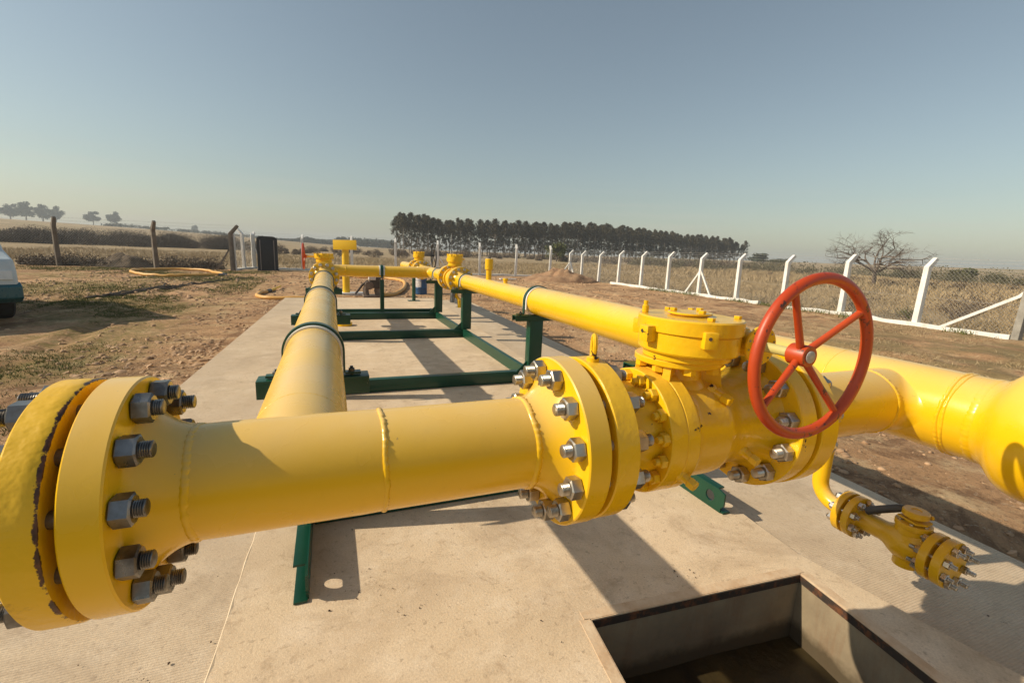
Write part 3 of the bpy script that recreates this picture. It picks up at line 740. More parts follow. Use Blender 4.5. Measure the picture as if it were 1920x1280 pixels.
part('bottom_boss', bs_, M['yellow_drain'], dv)
cb = nut_mesh(.011, .006, 'd')
bo = [o for o in dv.children if o.name.startswith('bonnet')][0]
for i in range(6):
    a = 2*pi*i/6+.3; inst('bonnet_bolt', cb, M['steel_drain'], bo, frame((DX+.042*cos(a), VY+.042*sin(a), DZ+.0855), (0, 0, 1)))
hd = MB()
HM = frame((DX, VY, 0), (0, 0, 1), (-.25, -1, 0))
hd.prism([(-.034, -.034), (.034, -.034), (.046, 0), (.034, .034), (-.034, .034)], DZ+.093, DZ+.099, HM)
hd.lathe([(.022, DZ+.099), (.022, DZ+.106), (.036, DZ+.107), (.039, DZ+.110), (.039, DZ+.126), (.036, DZ+.130), (.016, DZ+.1305), (.015, DZ+.128), (0, DZ+.128)], frame((DX, VY, 0), (0, 0, 1)), 36)
hd.cyl((DX+.034, VY-.028, DZ+.110), (DX+.040, VY-.032, DZ+.110), .008, n=12)
hc = part('handle_head', hd, M['yellow_drain'], dv)
d0 = Vector((-.15, 1, 0)).normalized()
hp = [Vector((DX, VY, DZ+.118))+d0*q+Vector((0, 0, z)) for q, z in ((.020, 0), (.035, .000), (.05, -.006), (.10, -.038), (.140, -.066))]
part('lever', MB().tube(hp, [.012, .0125, .0145, .0145, .0145], 18), M['handle'], hc)
studs(dv, at(DM, 0), -.032, .032, mat=M['steel_drain'], pr0=.006, pr1=.014, **ND)
db = thing('drain_blind_flange', 'small yellow blind flange closing the end of the drain valve', 'flange', (DX, .71, DZ))
BASE[db.name] = Vector((DX, .71, DZ))
part('disc', MB().lathe([(0, F2), (.046, F2), (.046, F2+.006), (.081, F2+.006), (.0825, F2+.0075), (.0825, F2+.032), (.081, F2+.0335), (0, F2+.034)], DM, 72), M['yellow_drain'], db)
studs(db, DM, F2-.032, F2+.034, mat=M['steel_drain'], pr0=.016, pr1=.018, **ND)

# ------------------------------------------------------------------ green skid frame
LRX, RRX = -.125, 1.90
sk = thing('pipe_skid', 'dark green welded steel skid of rails, cross beams and posts under the pipes', 'pipe support', (.9, 5.4, 0))
def channel(mb, x, y0, y1, h, fl, t=.008, side=1):
    """vertical web at x with flanges pointing to side, along y"""
    mb.box((x, (y0+y1)/2, h/2+.001), (t, y1-y0, h), None, .0015)
    mb.box((x+side*(fl/2+t/2-.001), (y0+.055+y1)/2, h-t/2+.001-.0005), (fl, y1-y0-.055, t), None, .0015)
    mb.box((x+side*(fl/2+t/2-.001), (y0+y1)/2, t/2+.002), (fl, y1-y0, t), None, .0015)
def rail_with_eye(x, side, y0, y1, h=.125):
    """web plate with a lifting hole near the free end"""
    mb = MB(); yc, r = y0+.095, .030; n = 24; zc = h*.52; t = .010
    # square plate piece with a round hole
    def ringpt(i, rr=None):
        a = 2*pi*i/n; return (yc+r*cos(a), zc+r*sin(a))
    def sq(i):
        a = 2*pi*i/n; c, s = cos(a), sin(a); k = 1/max(abs(c), abs(s)); yy = yc+.095*c*k; zz = zc + (h-zc if s > 0 else zc-.002)*s*k
        if yy < y0+.012 and (zz > h-.012): zz = h-.012
        if yy < y0+.02 and zz < .03: yy = y0+.018
        return (yy, zz)
    vs = []
    for xx in (x-t/2, x+t/2):
        vs += [(xx, *ringpt(i)) for i in range(n)] + [(xx, *sq(i)) for i in range(n)]
    fs = []
    for i in range(n):
        j = (i+1) % n
        fs += [(i, j, n+j, n+i), (2*n+i, 3*n+i, 3*n+j, 2*n+j), (i, 2*n+i, 2*n+j, j), (n+i, n+j, 3*n+j, 3*n+i)]
    mb.add(vs, fs)
    mb.box((x, (yc+.095+y1)/2, h/2+.001), (t, y1-yc-.095, h-.002))
    mb.box((x+side*(.024), (y0+.055+y1)/2, h-.004), (.048-t*.1, y1-y0-.055, .009), None, .0015)
    mb.box((x+side*(.024), (y0+.0+y1)/2, .0065), (.048, y1-y0, .009), None, .0015)
    return mb
part('rail', rail_with_eye(LRX+.012, -1, 1.635, 9.25), M['green'], sk)
part('rail', rail_with_eye(RRX-.022, 1, 1.61, 9.25), M['green'], sk)
BY = (2.14, 4.17, 6.70, 8.66, 9.22)
for y in BY:
    part('cross_beam', MB().box(((LRX+RRX)/2, y+.045 if y < 9 else y, .0615), (RRX-LRX-.05, .08, .117), None, .004), M['green_dark' if False else 'green'], sk)
def post(x, y, ztop, plate_h, gus=True, half=.228):
    part('post', MB().box((x, y+.05, (.125+ztop-plate_h)/2), (.14, .10, ztop-plate_h-.125), None, .004), M['green'], sk)
    pm = MB(); c = (x, y+.05, ztop-plate_h/2)
    # saddle channel along x, open underneath
    pm.box((x, y+.05, ztop-.004), (half*2, .10, .008), None, .001)
    pm.box((x, y+.004, ztop-plate_h/2-.004), (half*2, .008, plate_h-.008), None, .001)
    pm.box((x, y+.096, ztop-plate_h/2-.004), (half*2, .008, plate_h-.008), None, .001)
    part('saddle_beam', pm, M['green'], sk)
    if gus:
        g = MB()
        sgn = -1 if x > 1 else 1
        g.prism([(x+sgn*.069, .1205), (x+sgn*.185, .1205), (x+sgn*.069, .235)][::-sgn], -(y+.055), -(y+.045), Matrix.Rotation(pi/2, 4, 'X'))
        part('gusset', g, M['green'], sk, smooth=False)
S8, S10 = PIPE_Z-R8-.004, PIPE_Z-R10-.004
for y in (2.10, 4.07, 6.65): post(LX, y, S8, .078)
post(RX-.02, 2.10, S10, .055, half=.31); post(RX-.02, 4.10, S10, .055); post(RX, 6.68, S8, .055); post(RX, 8.62, S8, .055)
part('post', MB().box((.94, 9.22, .405), (.075, .06, .57), None, .003), M['green'], sk)

# ------------------------------------------------------------------ pipe clamps (strap, pad, two bolts)
def clamp(axis_m, y, r, zs, label, bolt=True, wide=.042, horizontal=False):
    """U strap over a pipe along local z of axis_m; zs = height of the saddle below the axis"""
    m = axis_m @ Matrix.Translation((0, 0, y))     # local x = up
    base = m @ Vector((0, 0, 0)); t = thing('pipe_clamp', label, 'clamp', base, 'green strap clamps holding the pipes')
    def band(r0, th, w, feet, ext):
        path = [(r0*cos(a), r0*sin(a)) for a in np.linspace(-pi/2, pi/2, 33)]
        if feet: path = [(-zs+.006, -r0-.075), (-zs+.006, -r0-.012), (-zs+.016, -r0)] + path + [(-zs+.016, r0), (-zs+.006, r0+.012), (-zs+.006, r0+.075)]
        else: path = [(-ext, -r0)] + path + [(-ext, r0)]
        vs, fs = [], []; n = len(path)
        for i, (u, v) in enumerate(path):
            a = path[max(0, i-1)]; b = path[min(n-1, i+1)]; tx, ty = b[0]-a[0], b[1]-a[1]; L = hypot(tx, ty); nx, ny = ty/L, -tx/L
            # outward normal: away from axis / upward at the feet
            s = 1 if (nx*u+ny*v > 0) else -1
            if feet and abs(v) > r0+.001: nx, ny, s = 1, 0, 1
            for w_ in (-w/2, w/2): vs += [(u, v, w_), (u+s*nx*th, v+s*ny*th, w_)]
        for i in range(n-1):
            a, b = i*4, i*4+4
            fs += [(a, b, b+2, a+2), (a+1, a+3, b+3, b+1), (a, a+1, b+1, b), (a+2, b+2, b+3, a+3)]
        fs += [(0, 2, 3, 1), ((n-1)*4, (n-1)*4+1, (n-1)*4+3, (n-1)*4+2)]
        return MB().add(vs, fs, m)
    part('strap', band(r+.009, .009, wide, True, 0), M['green'], t)
    part('pad', band(r+.0005, .008, wide+.05, False, r*.6), M['pad'], t)
    if bolt:
        nm = nut_mesh(.026, .016, 'cl'); sm = stud_mesh(.015, .07, .03, 'cl', 12)
        for sg in (-1, 1):
            mm = m @ frame((-zs+.014, sg*(r+.045), 0), (1, 0, 0))
            b = inst('clamp_bolt', sm, M['rust'] if False else M['steel_dark'], t, mm @ Matrix.Translation((0, 0, -.045))); BASE[b.name] = Vector((0, 0, 0))
            o = link('nut', nm, M['steel_dark']); o.parent = b; o.matrix_basis = Matrix.Translation((0, 0, .0445))
    return t
zs8, zs10 = R8+.004, R10+.004
clamp(LF, 2.15, R8, zs8, 'green strap clamp nearest the camera on the left pipe, with a white pad showing')
clamp(LF, 4.12, R8, zs8, 'middle green strap clamp across the left pipe')
clamp(LF, 6.70, R8, zs8, 'green strap clamp just before the far left valve flange')
clamp(RF, 4.15, R10, zs10, 'green strap clamp with thick white pad on the right pipe where it narrows')
clamp(RF, 2.15, R10, zs10, 'green strap clamp on the right pipe hidden behind the gearbox', )
clamp(RF, 6.73, R8, zs8, 'green strap clamp close in front of the far right valve')
clamp(RF, 8.67, R8, zs8, 'thin green strap clamp behind the far right valve')
CF = frame((LX, 9.28, PIPE_Z), (1, 0, 0), (0, 0, 1))
clamp(CF, .94-LX, R8, zs8+.01, 'dark green strap clamp around the middle of the far cross pipe', wide=.05)

# ------------------------------------------------------------------ far valves
def far_valve(name_label, m, F, gr, gz0, gz1, wheel):
    """ball valve between two flange faces 0..F along local z of m"""
    c = m @ Vector((0, 0, F/2)); t = thing('ball_valve', name_label, 'valve', c)
    pr = [(0, 0), (.135, 0), (.135, .009), (.2055, .009), (.2085, .012), (.2085, .063), (.2055, .066), (.14, .067), (.13, .08), (.13, F*.29), (.168, F*.291), (.168, F*.40), (.15, F*.405), (.146, F*.6), (.168, F*.605), (.168, F*.70), (.13, F*.71), (.13, F-.08), (.14, F-.067), (.2055, F-.066), (.2085, F-.063), (.2085, F-.012), (.2055, F-.009), (.135, F-.009), (.135, F), (0, F)]
    part('body', MB().lathe(pr, m, 56), M['yellow_valve'], t)
    studs(t, m, -.066, .066, mat=M['steel_drain'], pr0=.016, pr1=.016, far=True, **N8)
    studs(t, m, F-.066, F+.066, mat=M['steel_drain'], pr0=.016, pr1=.016, far=True, **N8)
    sm = frame((c.x, c.y, 0), (0, 0, 1), (1, 0, 0)); g = MB()
    g.lathe([(.07, .94), (.06, .97), (.06, gz0-.02), (.12, gz0-.018), (.12, gz0), (gr*.86, gz0+.001), (gr*.86, gz0+.035), (gr, gz0+.045), (gr, gz1-.012), (gr-.01, gz1)], sm, 40)
    g.lathe([(.05, gz1), (.05, gz1+.008)], sm, 24)
    for i in range(10):
        a = 2*pi*i/10+.2; g.lathe([(.013, gz1-.03), (.013, gz1+.008)], sm @ Matrix.Translation((gr*.95*cos(a), gr*.95*sin(a), 0)), 10)
    for a in (.4, 2.5, 4.3): g.box((gr, 0, (gz0+gz1)/2), (.03, .045, .05), sm @ Matrix.Rotation(a, 4, 'Z'), .004)
    part('gearbox', g, M['yellow_valve'], t)
    d, off, R, mat = wheel
    if d:
        z = (gz0+gz1)/2+.01; d = Vector(d); p = Vector((c.x, c.y, z)); hc = p+d*off
        part('shaft', MB().cyl(p+d*gr*.9, hc-d*.02, .014, n=14), M['yellow'] if mat != 'black' else M['black'], t)
        if R:
            h = part('handwheel', MB().torus(R, .014, frame(hc, d), 56, 10), M[mat], t)
            part('hub', MB().cyl(hc-d*.045, hc+d*.012, .026, n=18), M[mat], h)
            s1 = Vector((0, 0, 1)); s2 = d.cross(s1)
            for a in (.6, 2.2, 3.75, 5.3):
                e = s1*cos(a)+s2*sin(a); part('spoke', MB().cyl(hc-d*.02+e*.02, hc+e*R, .010, n=8), M[mat], h)
    return t
far_valve('yellow ball valve ending the left pipe, its orange handwheel seen edge on', at(LF, LEFT_END), .66, .135, 1.055, 1.165, ((-1, 0, 0), .285, .185, 'orange'))
far_valve('yellow ball valve on the far right pipe with a bare shaft and no handwheel', at(RF, RV0), RV1-RV0, .128, 1.07, 1.235, ((1, 0, 0), .18, 0, 'steel_dark'))
V3 = 10.42
far_valve('most distant yellow ball valve with a thin black handwheel', at(RF, V3), .66, .125, 1.06, 1.235, ((1, 0, 0), .34, .285, 'black'))
# far pieces of pipe
cp = thing('cross_pipe', 'yellow pipe crossing at the far end between the two long pipes', 'pipe', (.9, 9.28, 0))
part('weld_neck_flange', MB().lathe(flange_prof(.2085, .009, .055, .135, .147, R8+.001, .077), at(LF, LEFT_END+.66), 56), M['yellow'], cp)
e1 = elbow_pts((LX, 9.28-.305, PIPE_Z), (0, 1, 0), (1, 0, 0), .305, 14)
part('pipe', MB().tube([(LX, LEFT_END+.79, PIPE_Z)]+e1+[(x, 9.28, PIPE_Z) for x in (.5, 1.0, 1.45, RX-.16)], R8, 40), M['yellow'], cp, angle=60)
tb = MB().lathe([(R8, 9.10), (R8+.001, 9.12), (R8+.001, 9.44), (R8, 9.46)], RF, 56)
tee_branch(tb, frame((RX, 9.28, PIPE_Z), (0, -1, 0), (-1, 0, 0)), R8+.001, R8+.0005, .18, n=48, kf=.05)
part('tee', tb, M['yellow'], cp, angle=50)
part('weld_neck_flange', MB().lathe(flange_prof(.2085, .009, .055, .135, .147, R8+.001, .077), at(RF, RV1), 56), M['yellow'], cp)
pipe(cp, RF, RV1+.13, 9.10, R8, n=48); pipe(cp, RF, 9.46, V3-.13, R8, n=48)
part('weld_neck_flange', MB().lathe(flange_prof(.2085, .009, .055, .135, .147, R8+.001, .077), at(RF, V3, True), 56), M['yellow'], cp)
bead(cp, at(CF, .36), R8, 31, w=.012, h=.006); bead(cp, at(CF, RX-LX-.18), R8, 32, w=.012, h=.005)
op = thing('outlet_pipe', 'far yellow pipe end with a domed cap behind the last valve', 'pipe', (RX, 11.8, 0))
part('weld_neck_flange', MB().lathe(flange_prof(.2085, .009, .055, .135, .147, R8+.001, .077), at(RF, V3+.66), 56), M['yellow'], op)
part('pipe', MB().tube([(RX, V3+.79, PIPE_Z), (RX, 12.2, PIPE_Z), (RX, 13.0, PIPE_Z)], R8, 36), M['yellow'], op, angle=60)
part('end_cap', MB().lathe([(R8, 13.0), (.108, 13.04), (.09, 13.09), (.05, 13.115), (0, 13.12)], RF, 36), M['yellow'], op)
gp = thing('pipe_stand', 'slim green round stand with a flat foot under the far pipe', 'pipe support', (1.98, 11.75, 0))
part('pole', MB().cyl((1.98, 11.75, .008), (1.98, 11.75, PIPE_Z-R8-.004), .045, n=20), M['green'], gp); part('foot_plate', MB().box((1.98, 11.75, .005), (.30, .22, .010), None, .002), M['green'], gp)
# little drain hanging under the far right valve, capped stub on the slab
hd_ = thing('drain_plug', 'short dark and yellow drain fitting hanging under the far right valve', 'fitting', (RX-.05, 7.25, .4))
part('elbow', MB().cyl((RX-.07, 7.28, .635), (RX-.09, 7.25, .47), .045, .035, n=16), M['steel_dark'], hd_); part('cap', MB().cyl((RX+.02, 7.23, .52), (RX+.03, 7.22, .39), .032, n=16, ch=.004).cyl((RX-.03, 7.26, .60), (RX+.02, 7.23, .51), .028, n=14), M['yellow'], hd_)
sc_ = thing('capped_stub', 'low round yellow cap on the slab beside the left pipe', 'pipe cap', (.205, 8.02, 0))
part('cap', MB().lathe([(.125, .001), (.125, .055), (.118, .062)], frame((.205, 8.02, 0), (0, 0, 1)), 40), M['yellow'], sc_)
part('cap_bolt', MB().lathe([(.02, .062), (.02, .078)], frame((.205, 8.02, 0), (0, 0, 1)), 12), M['steel_dark'], sc_)
# ------------------------------------------------------------------ objects in the compound
def P3(x, y, dz=0.0): return (x, y, GZ(x, y)+dz)
sg = thing('sign_post', 'blank yellow sign board on a thick yellow post beyond the slab', 'sign', P3(.43, 14.34))
part('post', MB().cyl(P3(.45, 14.38, 0), (.45, 14.38, 1.25), .10, n=28), M['sign'], sg)
part('board', MB().box((.435, 14.26, 1.325), (.69, .03, .275), Matrix.Translation((.435, 14.26, 1.325)) @ Matrix.Rotation(radians(-26), 4, 'Z') @ Matrix.Rotation(radians(-1.5), 4, 'Y') @ Matrix.Translation((-.435, -14.26, -1.325)), .003), M['sign'], sg)
part('foot', MB().box((.58, 14.38, GZ(.5, 14.38)+.03), (.68, .42, .07), None, .01), M['white'], sg)
br = thing('drum', 'blue plastic drum with a white label behind the far cross pipe', 'drum', P3(2.76, 15.0))
z0 = GZ(2.76, 15.0)
part('body', MB().lathe([(.175, z0), (.19, z0+.02), (.19, z0+.2), (.197, z0+.215), (.19, z0+.23), (.19, z0+.44), (.197, z0+.455), (.19, z0+.47), (.19, z0+.58), (.175, z0+.61)], frame((2.76, 15.0, 0), (0, 0, 1)), 36), M['blue'], br)
part('lid', MB().lathe([(.195, z0+.60), (.20, z0+.61), (.20, z0+.635), (.17, z0+.64)], frame((2.76, 15.0, 0), (0, 0, 1)), 36), M['black'], br)
lb = MB(); vs = []
for i in range(13):
    a = radians(-165+i*5.5); vs += [(2.76+.1925*cos(a), 15.0+.1925*sin(a), z0+.24), (2.76+.1925*cos(a), 15.0+.1925*sin(a), z0+.54)]
lb.add(vs, [(2*i, 2*i+2, 2*i+3, 2*i+1) for i in range(12)]); part('label', lb, M['label'], br)

tl = thing('portable_toilet', 'dark charcoal portable toilet cabin in front of the back fence', 'toilet', P3(-2.93, 27.0))
z0 = GZ(-2.9, 27.0)-.03; tx, ty = -2.93, 27.0; TA = radians(4)
TM = Matrix.Translation((tx, ty, z0)) @ Matrix.Rotation(TA, 4, 'Z')
prof = [(-.46, 0), (.46, 0), (.46, 1.58)]+[(.46-.22+.22*cos(a), 1.58+.16*sin(a)) for a in np.linspace(.2, pi/2, 6)]+[(-.24-.22*sin(a), 1.58+.16*cos(a)) for a in np.linspace(0, pi/2-.2, 6)]+[(-.46, 1.58)]
part('cabin', MB().prism(prof, -.38, .38, TM @ Matrix.Rotation(pi/2, 4, 'X')), M['toilet'], tl)
part('door', MB().box((0, -.395, .80), (.54, .04, 1.46), TM, .012), M['toilet'], tl)
for sx in (-.31, .31): part('door_frame', MB().box((sx, -.395, .80), (.04, .05, 1.50), TM, .008), M['toilet_trim'], tl)
part('base', MB().box((0, 0, .03), (.98, .84, .08), TM, .01), M['toilet'], tl)
ri = MB()
for z in (.35, .62, .9, 1.17): ri.box((0, -.418, z), (.46, .012, .02), TM)
part('door_rib', ri, M['toilet'], tl)

# parked van, its nose just entering on the left
vn = thing('parked_van', 'white and teal van parked at the left edge, casting the long dark shadow', 'van', P3(-6.2, 10.8))
VH = Vector((.59, -.80, 0)).normalized(); VLF = Vector((-VH.y, VH.x, 0)); VC = Vector((-4.47, 9.42, 0)) - VLF*.86
VM = Matrix(((VH.x, VLF.x, 0, VC.x), (VH.y, VLF.y, 0, VC.y), (0, 0, 1, GZ(-5.5, 10)), (0, 0, 0, 1)))
def extr(poly, y0, y1, mb=None):
    mb = mb or MB(); return mb.prism(poly, -y1, -y0, VM @ Matrix.Rotation(pi/2, 4, 'X'))
def bevel_mesh(mb, w=.03):
    bm = bmesh.new(); me = mb.mesh('tmp', smooth=False); bm.from_mesh(me); bmesh.ops.recalc_face_normals(bm, faces=bm.faces)
    bmesh.ops.bevel(bm, geom=[e for e in bm.edges if e.calc_face_angle(0) > .5], offset=w, segments=3, affect='EDGES', profile=.6)
    bm.verts.index_update(); o = MB(); o.v = [tuple(v.co) for v in bm.verts]; o.f = [tuple(v.index for v in f.verts) for f in bm.faces]; bm.free(); return o
side = [(-4.6, .42), (-.10, .42), (0, .55), (-.02, .84), (-.10, 1.0), (-.62, 1.16), (-1.25, 1.80), (-1.45, 1.87), (-4.5, 1.90), (-4.62, 1.75)]
part('body', bevel_mesh(extr(side, -.86, .86), .05), M['van_white'], vn)
part('lower_cladding', bevel_mesh(extr([(-4.5, .34), (-.10, .34), (.035, .42), (.035, .60), (-.05, .66), (-4.5, .62)], -.885, .885), .02), M['teal'], vn)
part('windscreen', extr([(-.66, 1.175), (-1.21, 1.735), (-1.18, 1.765), (-.62, 1.185)], -.74, .74), M['glass'], vn, smooth=False)
for sy in (-.872, .862): part('side_window', extr([(-.85, 1.16), (-1.38, 1.68), (-2.1, 1.70), (-2.1, 1.16)], sy, sy+.010), M['glass'], vn, smooth=False)
for sy in (-.885, .875): part('door', extr([(-1.0, .68), (-1.0, 1.12), (-2.35, 1.12), (-2.35, .68)], sy, sy+.010), M['teal'], vn, smooth=False)
part('grille', extr([(-.02, .66), (.0, .80), (.02, .80), (.02, .66)], -.55, .55), M['black'], vn, smooth=False)
for sy in (-.80, .56): part('headlamp', bevel_mesh(extr([(-.14, .70), (-.16, .88), (-.01, .84), (.015, .70)], sy, sy+.24), .01), M['lamp'], vn)
for x in (-.95, -3.7):
    for sy in (-.80, .80):
        w = part('wheel', MB().lathe([(.20, -.10), (.30, -.11), (.335, -.08), (.335, .08), (.30, .11), (.20, .10)], VM @ frame((x, sy, .335), (0, 1, 0)), 36), M['rubber'], vn)
        part('rim', MB().lathe([(0, .085), (.06, .10), (.19, .085), (.20, .098), (.20, -.09), (0, -.09)] if sy > 0 else [(0, .09), (.20, .09), (.20, -.098), (.19, -.085), (.06, -.10), (0, -.085)], VM @ frame((x, sy, .335), (0, 1, 0)), 24), M['steel_drain'], w)
part('mirror', bevel_mesh(MB().box((-1.25, -.98, 1.20), (.10, .16, .24), VM), .02), M['teal'], vn)

# hoses
def spline(pts, k=10, closed=False):
    P = [Vector(p) for p in pts]; n = len(P); out = []
    for i in range(n if closed else n-1):
        a = P[(i-1) % n] if closed or i > 0 else P[0]; b = P[i]; c = P[(i+1) % n]; d = P[(i+2) % n] if closed or i+2 < n else P[-1]
        for j in range(k):
            t = j/k; out.append(.5*((2*b)+(c-a)*t+(2*a-5*b+4*c-d)*t*t+(3*b-a-3*c+d)*t**3))
    if not closed: out.append(P[-1])
    return out
def hose(name, label, pts, r, closed=False):
    p = [Vector(P3(q.x, q.y, r*.9+(pts[0][2] if False else 0)+q.z)) for q in spline([(x, y, z) for x, y, z in pts], 10, closed)]
    c = p[0]; t = thing(name, label, 'hose', c); part('tube', MB().tube(p, r, 12, closed), M['hose'], t, angle=60); return t, p
h1, p = hose('hose', 'yellow hose laid in a wide loop on the grass by the left fence', [(-4.15, 21.6, .0), (-5.44, 21.0, .0), (-6.4, 21.3, .0), (-7.32, 22.6, .02), (-7.40, 24.2, .02), (-6.4, 25.1, .03), (-5.2, 24.5, .02), (-4.4, 23.0, .01), (-4.05, 22.0, .0)], .055)
part('coupling', MB().cyl(p[-1], p[-1]+Vector((.10, -.30, 0)), .06, n=14).cyl(p[0], p[0]+Vector((.30, .03, 0)), .06, n=14), M['steel_dark'], h1)
h2, p = hose('hose', 'short yellow hose with black coupling at the far left slab corner', [(-.55, 13.05, .0), (-1.01, 13.06, .0), (-1.52, 13.2, .0), (-1.79, 13.7, .0), (-1.80, 14.3, .0), (-1.70, 14.9, .0)], .048)
part('coupling', MB().cyl(p[-1], p[-1]+Vector((.06, .35, 0)), .055, n=14), M['black'], h2)
part('end_fitting', MB().cyl(p[-1]+Vector((.06, .35, 0)), p[-1]+Vector((.12, .95, 0)), .038, n=12).cyl(p[-1]+Vector((.12, .95, 0)), p[-1]+Vector((.22, 1.7, .02)), .025, n=10), M['sign'], h2)
h3, p = hose('hose', 'yellow hose curving around the muddy machine behind the cross pipe', [(.35, 21.6, .0), (.82, 22.6, .0), (1.41, 22.3, .0), (2.39, 21.8, .0), (2.85, 20.9, .0), (2.86, 19.3, .0), (2.55, 17.1, .0), (2.17, 15.4, .0), (1.73, 14.2, .0), (1.30, 13.7, .0)], .062)

# muddy compactor
mc = thing('compactor', 'muddy brown compactor machine with slanted handle behind the cross pipe', 'machine', P3(1.15, 13.7))
z0 = GZ(1.15, 13.7)
part('base_plate', bevel_mesh(MB().prism([(.86, .03), (.94, 0), (1.34, 0), (1.42, .05), (1.40, .08), (.88, .07)], -13.95, -13.45, Matrix.Translation((0, 0, z0)) @ Matrix.Rotation(pi/2, 4, 'X')), .008), M['mud'], mc)
part('engine', bevel_mesh(MB().box((1.20, 13.7, z0+.42), (.30, .34, .30)).box((1.24, 13.7, z0+.60), (.22, .24, .10)), .03), M['mud_dark'], mc)
part('fuel_tank', bevel_mesh(MB().box((1.12, 13.62, z0+.56), (.20, .20, .13)), .03), M['label'], mc)
for x in (.97, 1.28): part('leg', MB().tube([(x, 13.62, z0+.06), (x-.03, 13.64, z0+.2), (x+.0, 13.68, z0+.34)], [.075, .085, .07], 10), M['mud'], mc)
part('handle', MB().tube([(1.02, 13.7, z0+.46), (.86, 13.66, z0+.36), (.66, 13.62, z0+.10)], [.04, .034, .028], 10), M['mud_dark'], mc)
part('belt_guard', MB().cyl((1.03, 13.50, z0+.35), (1.03, 13.56, z0+.35), .12, n=20, ch=.01), M['mud'], mc)
cn = thing('paint_can', 'small yellow and white can on the dirt by the right slab edge', 'can', P3(3.35, 12.9))
z0 = GZ(3.35, 12.9)
part('body', MB().lathe([(.09, z0), (.09, z0+.20)], frame((3.35, 12.9, 0), (0, 0, 1)), 20), M['white'], cn); part('band', MB().lathe([(.0915, z0+.08), (.0915, z0+.21)], frame((3.35, 12.9, 0), (0, 0, 1)), 20), M['sign'], cn)

# dirt mound
def mound(name, label, cx, cy, rx, ry, h, seed, mat):
    N, K = 64, 22; vs, fs = [], []
    for k in range(K+1):
        for i in range(N):
            a = 2*pi*i/N; u = k/K; x = cx+rx*u*cos(a); y = cy+ry*u*sin(a)
            f = float(fbm(np.array([x*1.6+seed]), np.array([y*1.6]), 5, seed)[0]); f2 = float(fbm(np.array([x*7.]), np.array([y*7.+seed]), 3, seed)[0])
            prof = (1-u**2.1)*(.80+.35*cos(a*2+seed)*u)
            zz = h*prof*(.30+1.35*f)+(.26*h*(f2-.45) if u < .97 else 0)
            vs.append((x, y, GZ(x, y)+(zz if k < K else -.05)))
    for k in range(K):
        for i in range(N): j = (i+1) % N; fs.append((k*N+i, k*N+j, (k+1)*N+j, (k+1)*N+i))
    fs.append(tuple(range(N)))
    return single(name, MB().add(vs, fs), mat, label, 'dirt pile', P3(cx, cy), angle=80)
mound('dirt_mound', 'heap of reddish dug soil in front of the right fence', 12.15, 23.2, 2.35, 1.7, .74, 3, M['soil'])
mound('dirt_mound', 'dark low heap of brushy soil at the foot of the left fence', -9.1, 27.6, 1.25, .9, .62, 8, plain('dark_brushy_soil', (.085, .060, .038), (.14, .10, .062), .95, 0, 6, .8, 20, .04))
lg = MB().box((8.7, 22.6, GZ(8.7, 22.6)+.03), (.9, .22, .05), None, .006); single('board', lg, M['pad'], 'pale flat board lying on the dirt left of the soil heap', 'board', P3(8.7, 22.6))

# ------------------------------------------------------------------ fences
def post_mb(p, h, w, arm, tilt=0.0):
    """square concrete post with a bent top arm"""
    x, y, z = p; a = Vector(arm); mb = MB(); b = w/2; rj = random.Random(int(x*131+y*977)); jx, jy = rj.uniform(-.03, .03), rj.uniform(-.03, .03); h += rj.uniform(-.03, .02)
    pts = [Vector((x, y, z-.15)), Vector((x+jx, y+jy, z+h)), Vector((x+jx, y+jy, z+h))+a]
    ws_ = [b*1.08, b*.95, b*.75]; vs = []
    d = Vector((a.x, a.y, 0)); d = d.normalized() if d.length > .01 else Vector((1, 0, 0)); e = Vector((-d.y, d.x, 0))
    for i, q in enumerate(pts):
        off = Vector((0, 0, 0)) if i < 2 else Vector((0, 0, 0))
        for sx, sy in ((-1, -1), (1, -1), (1, 1), (-1, 1)):
            up_ = Vector((0, 0, -sx*ws_[i]*.6)) if i == 2 else (Vector((0, 0, -sx*ws_[i]*.35)) if i == 1 else Vector((0, 0, 0)))
            k = .75 if i == 2 else 1
            vs.append(q+d*sx*ws_[i]*k+e*sy*ws_[i]+up_)
    fs = [(0, 3, 2, 1), (8, 9, 10, 11)]+[(i*4+j, i*4+(j+1) % 4, (i+1)*4+(j+1) % 4, (i+1)*4+j) for i in range(2) for j in range(4)]
    return bevel_mesh(mb.add(vs, fs), .012)
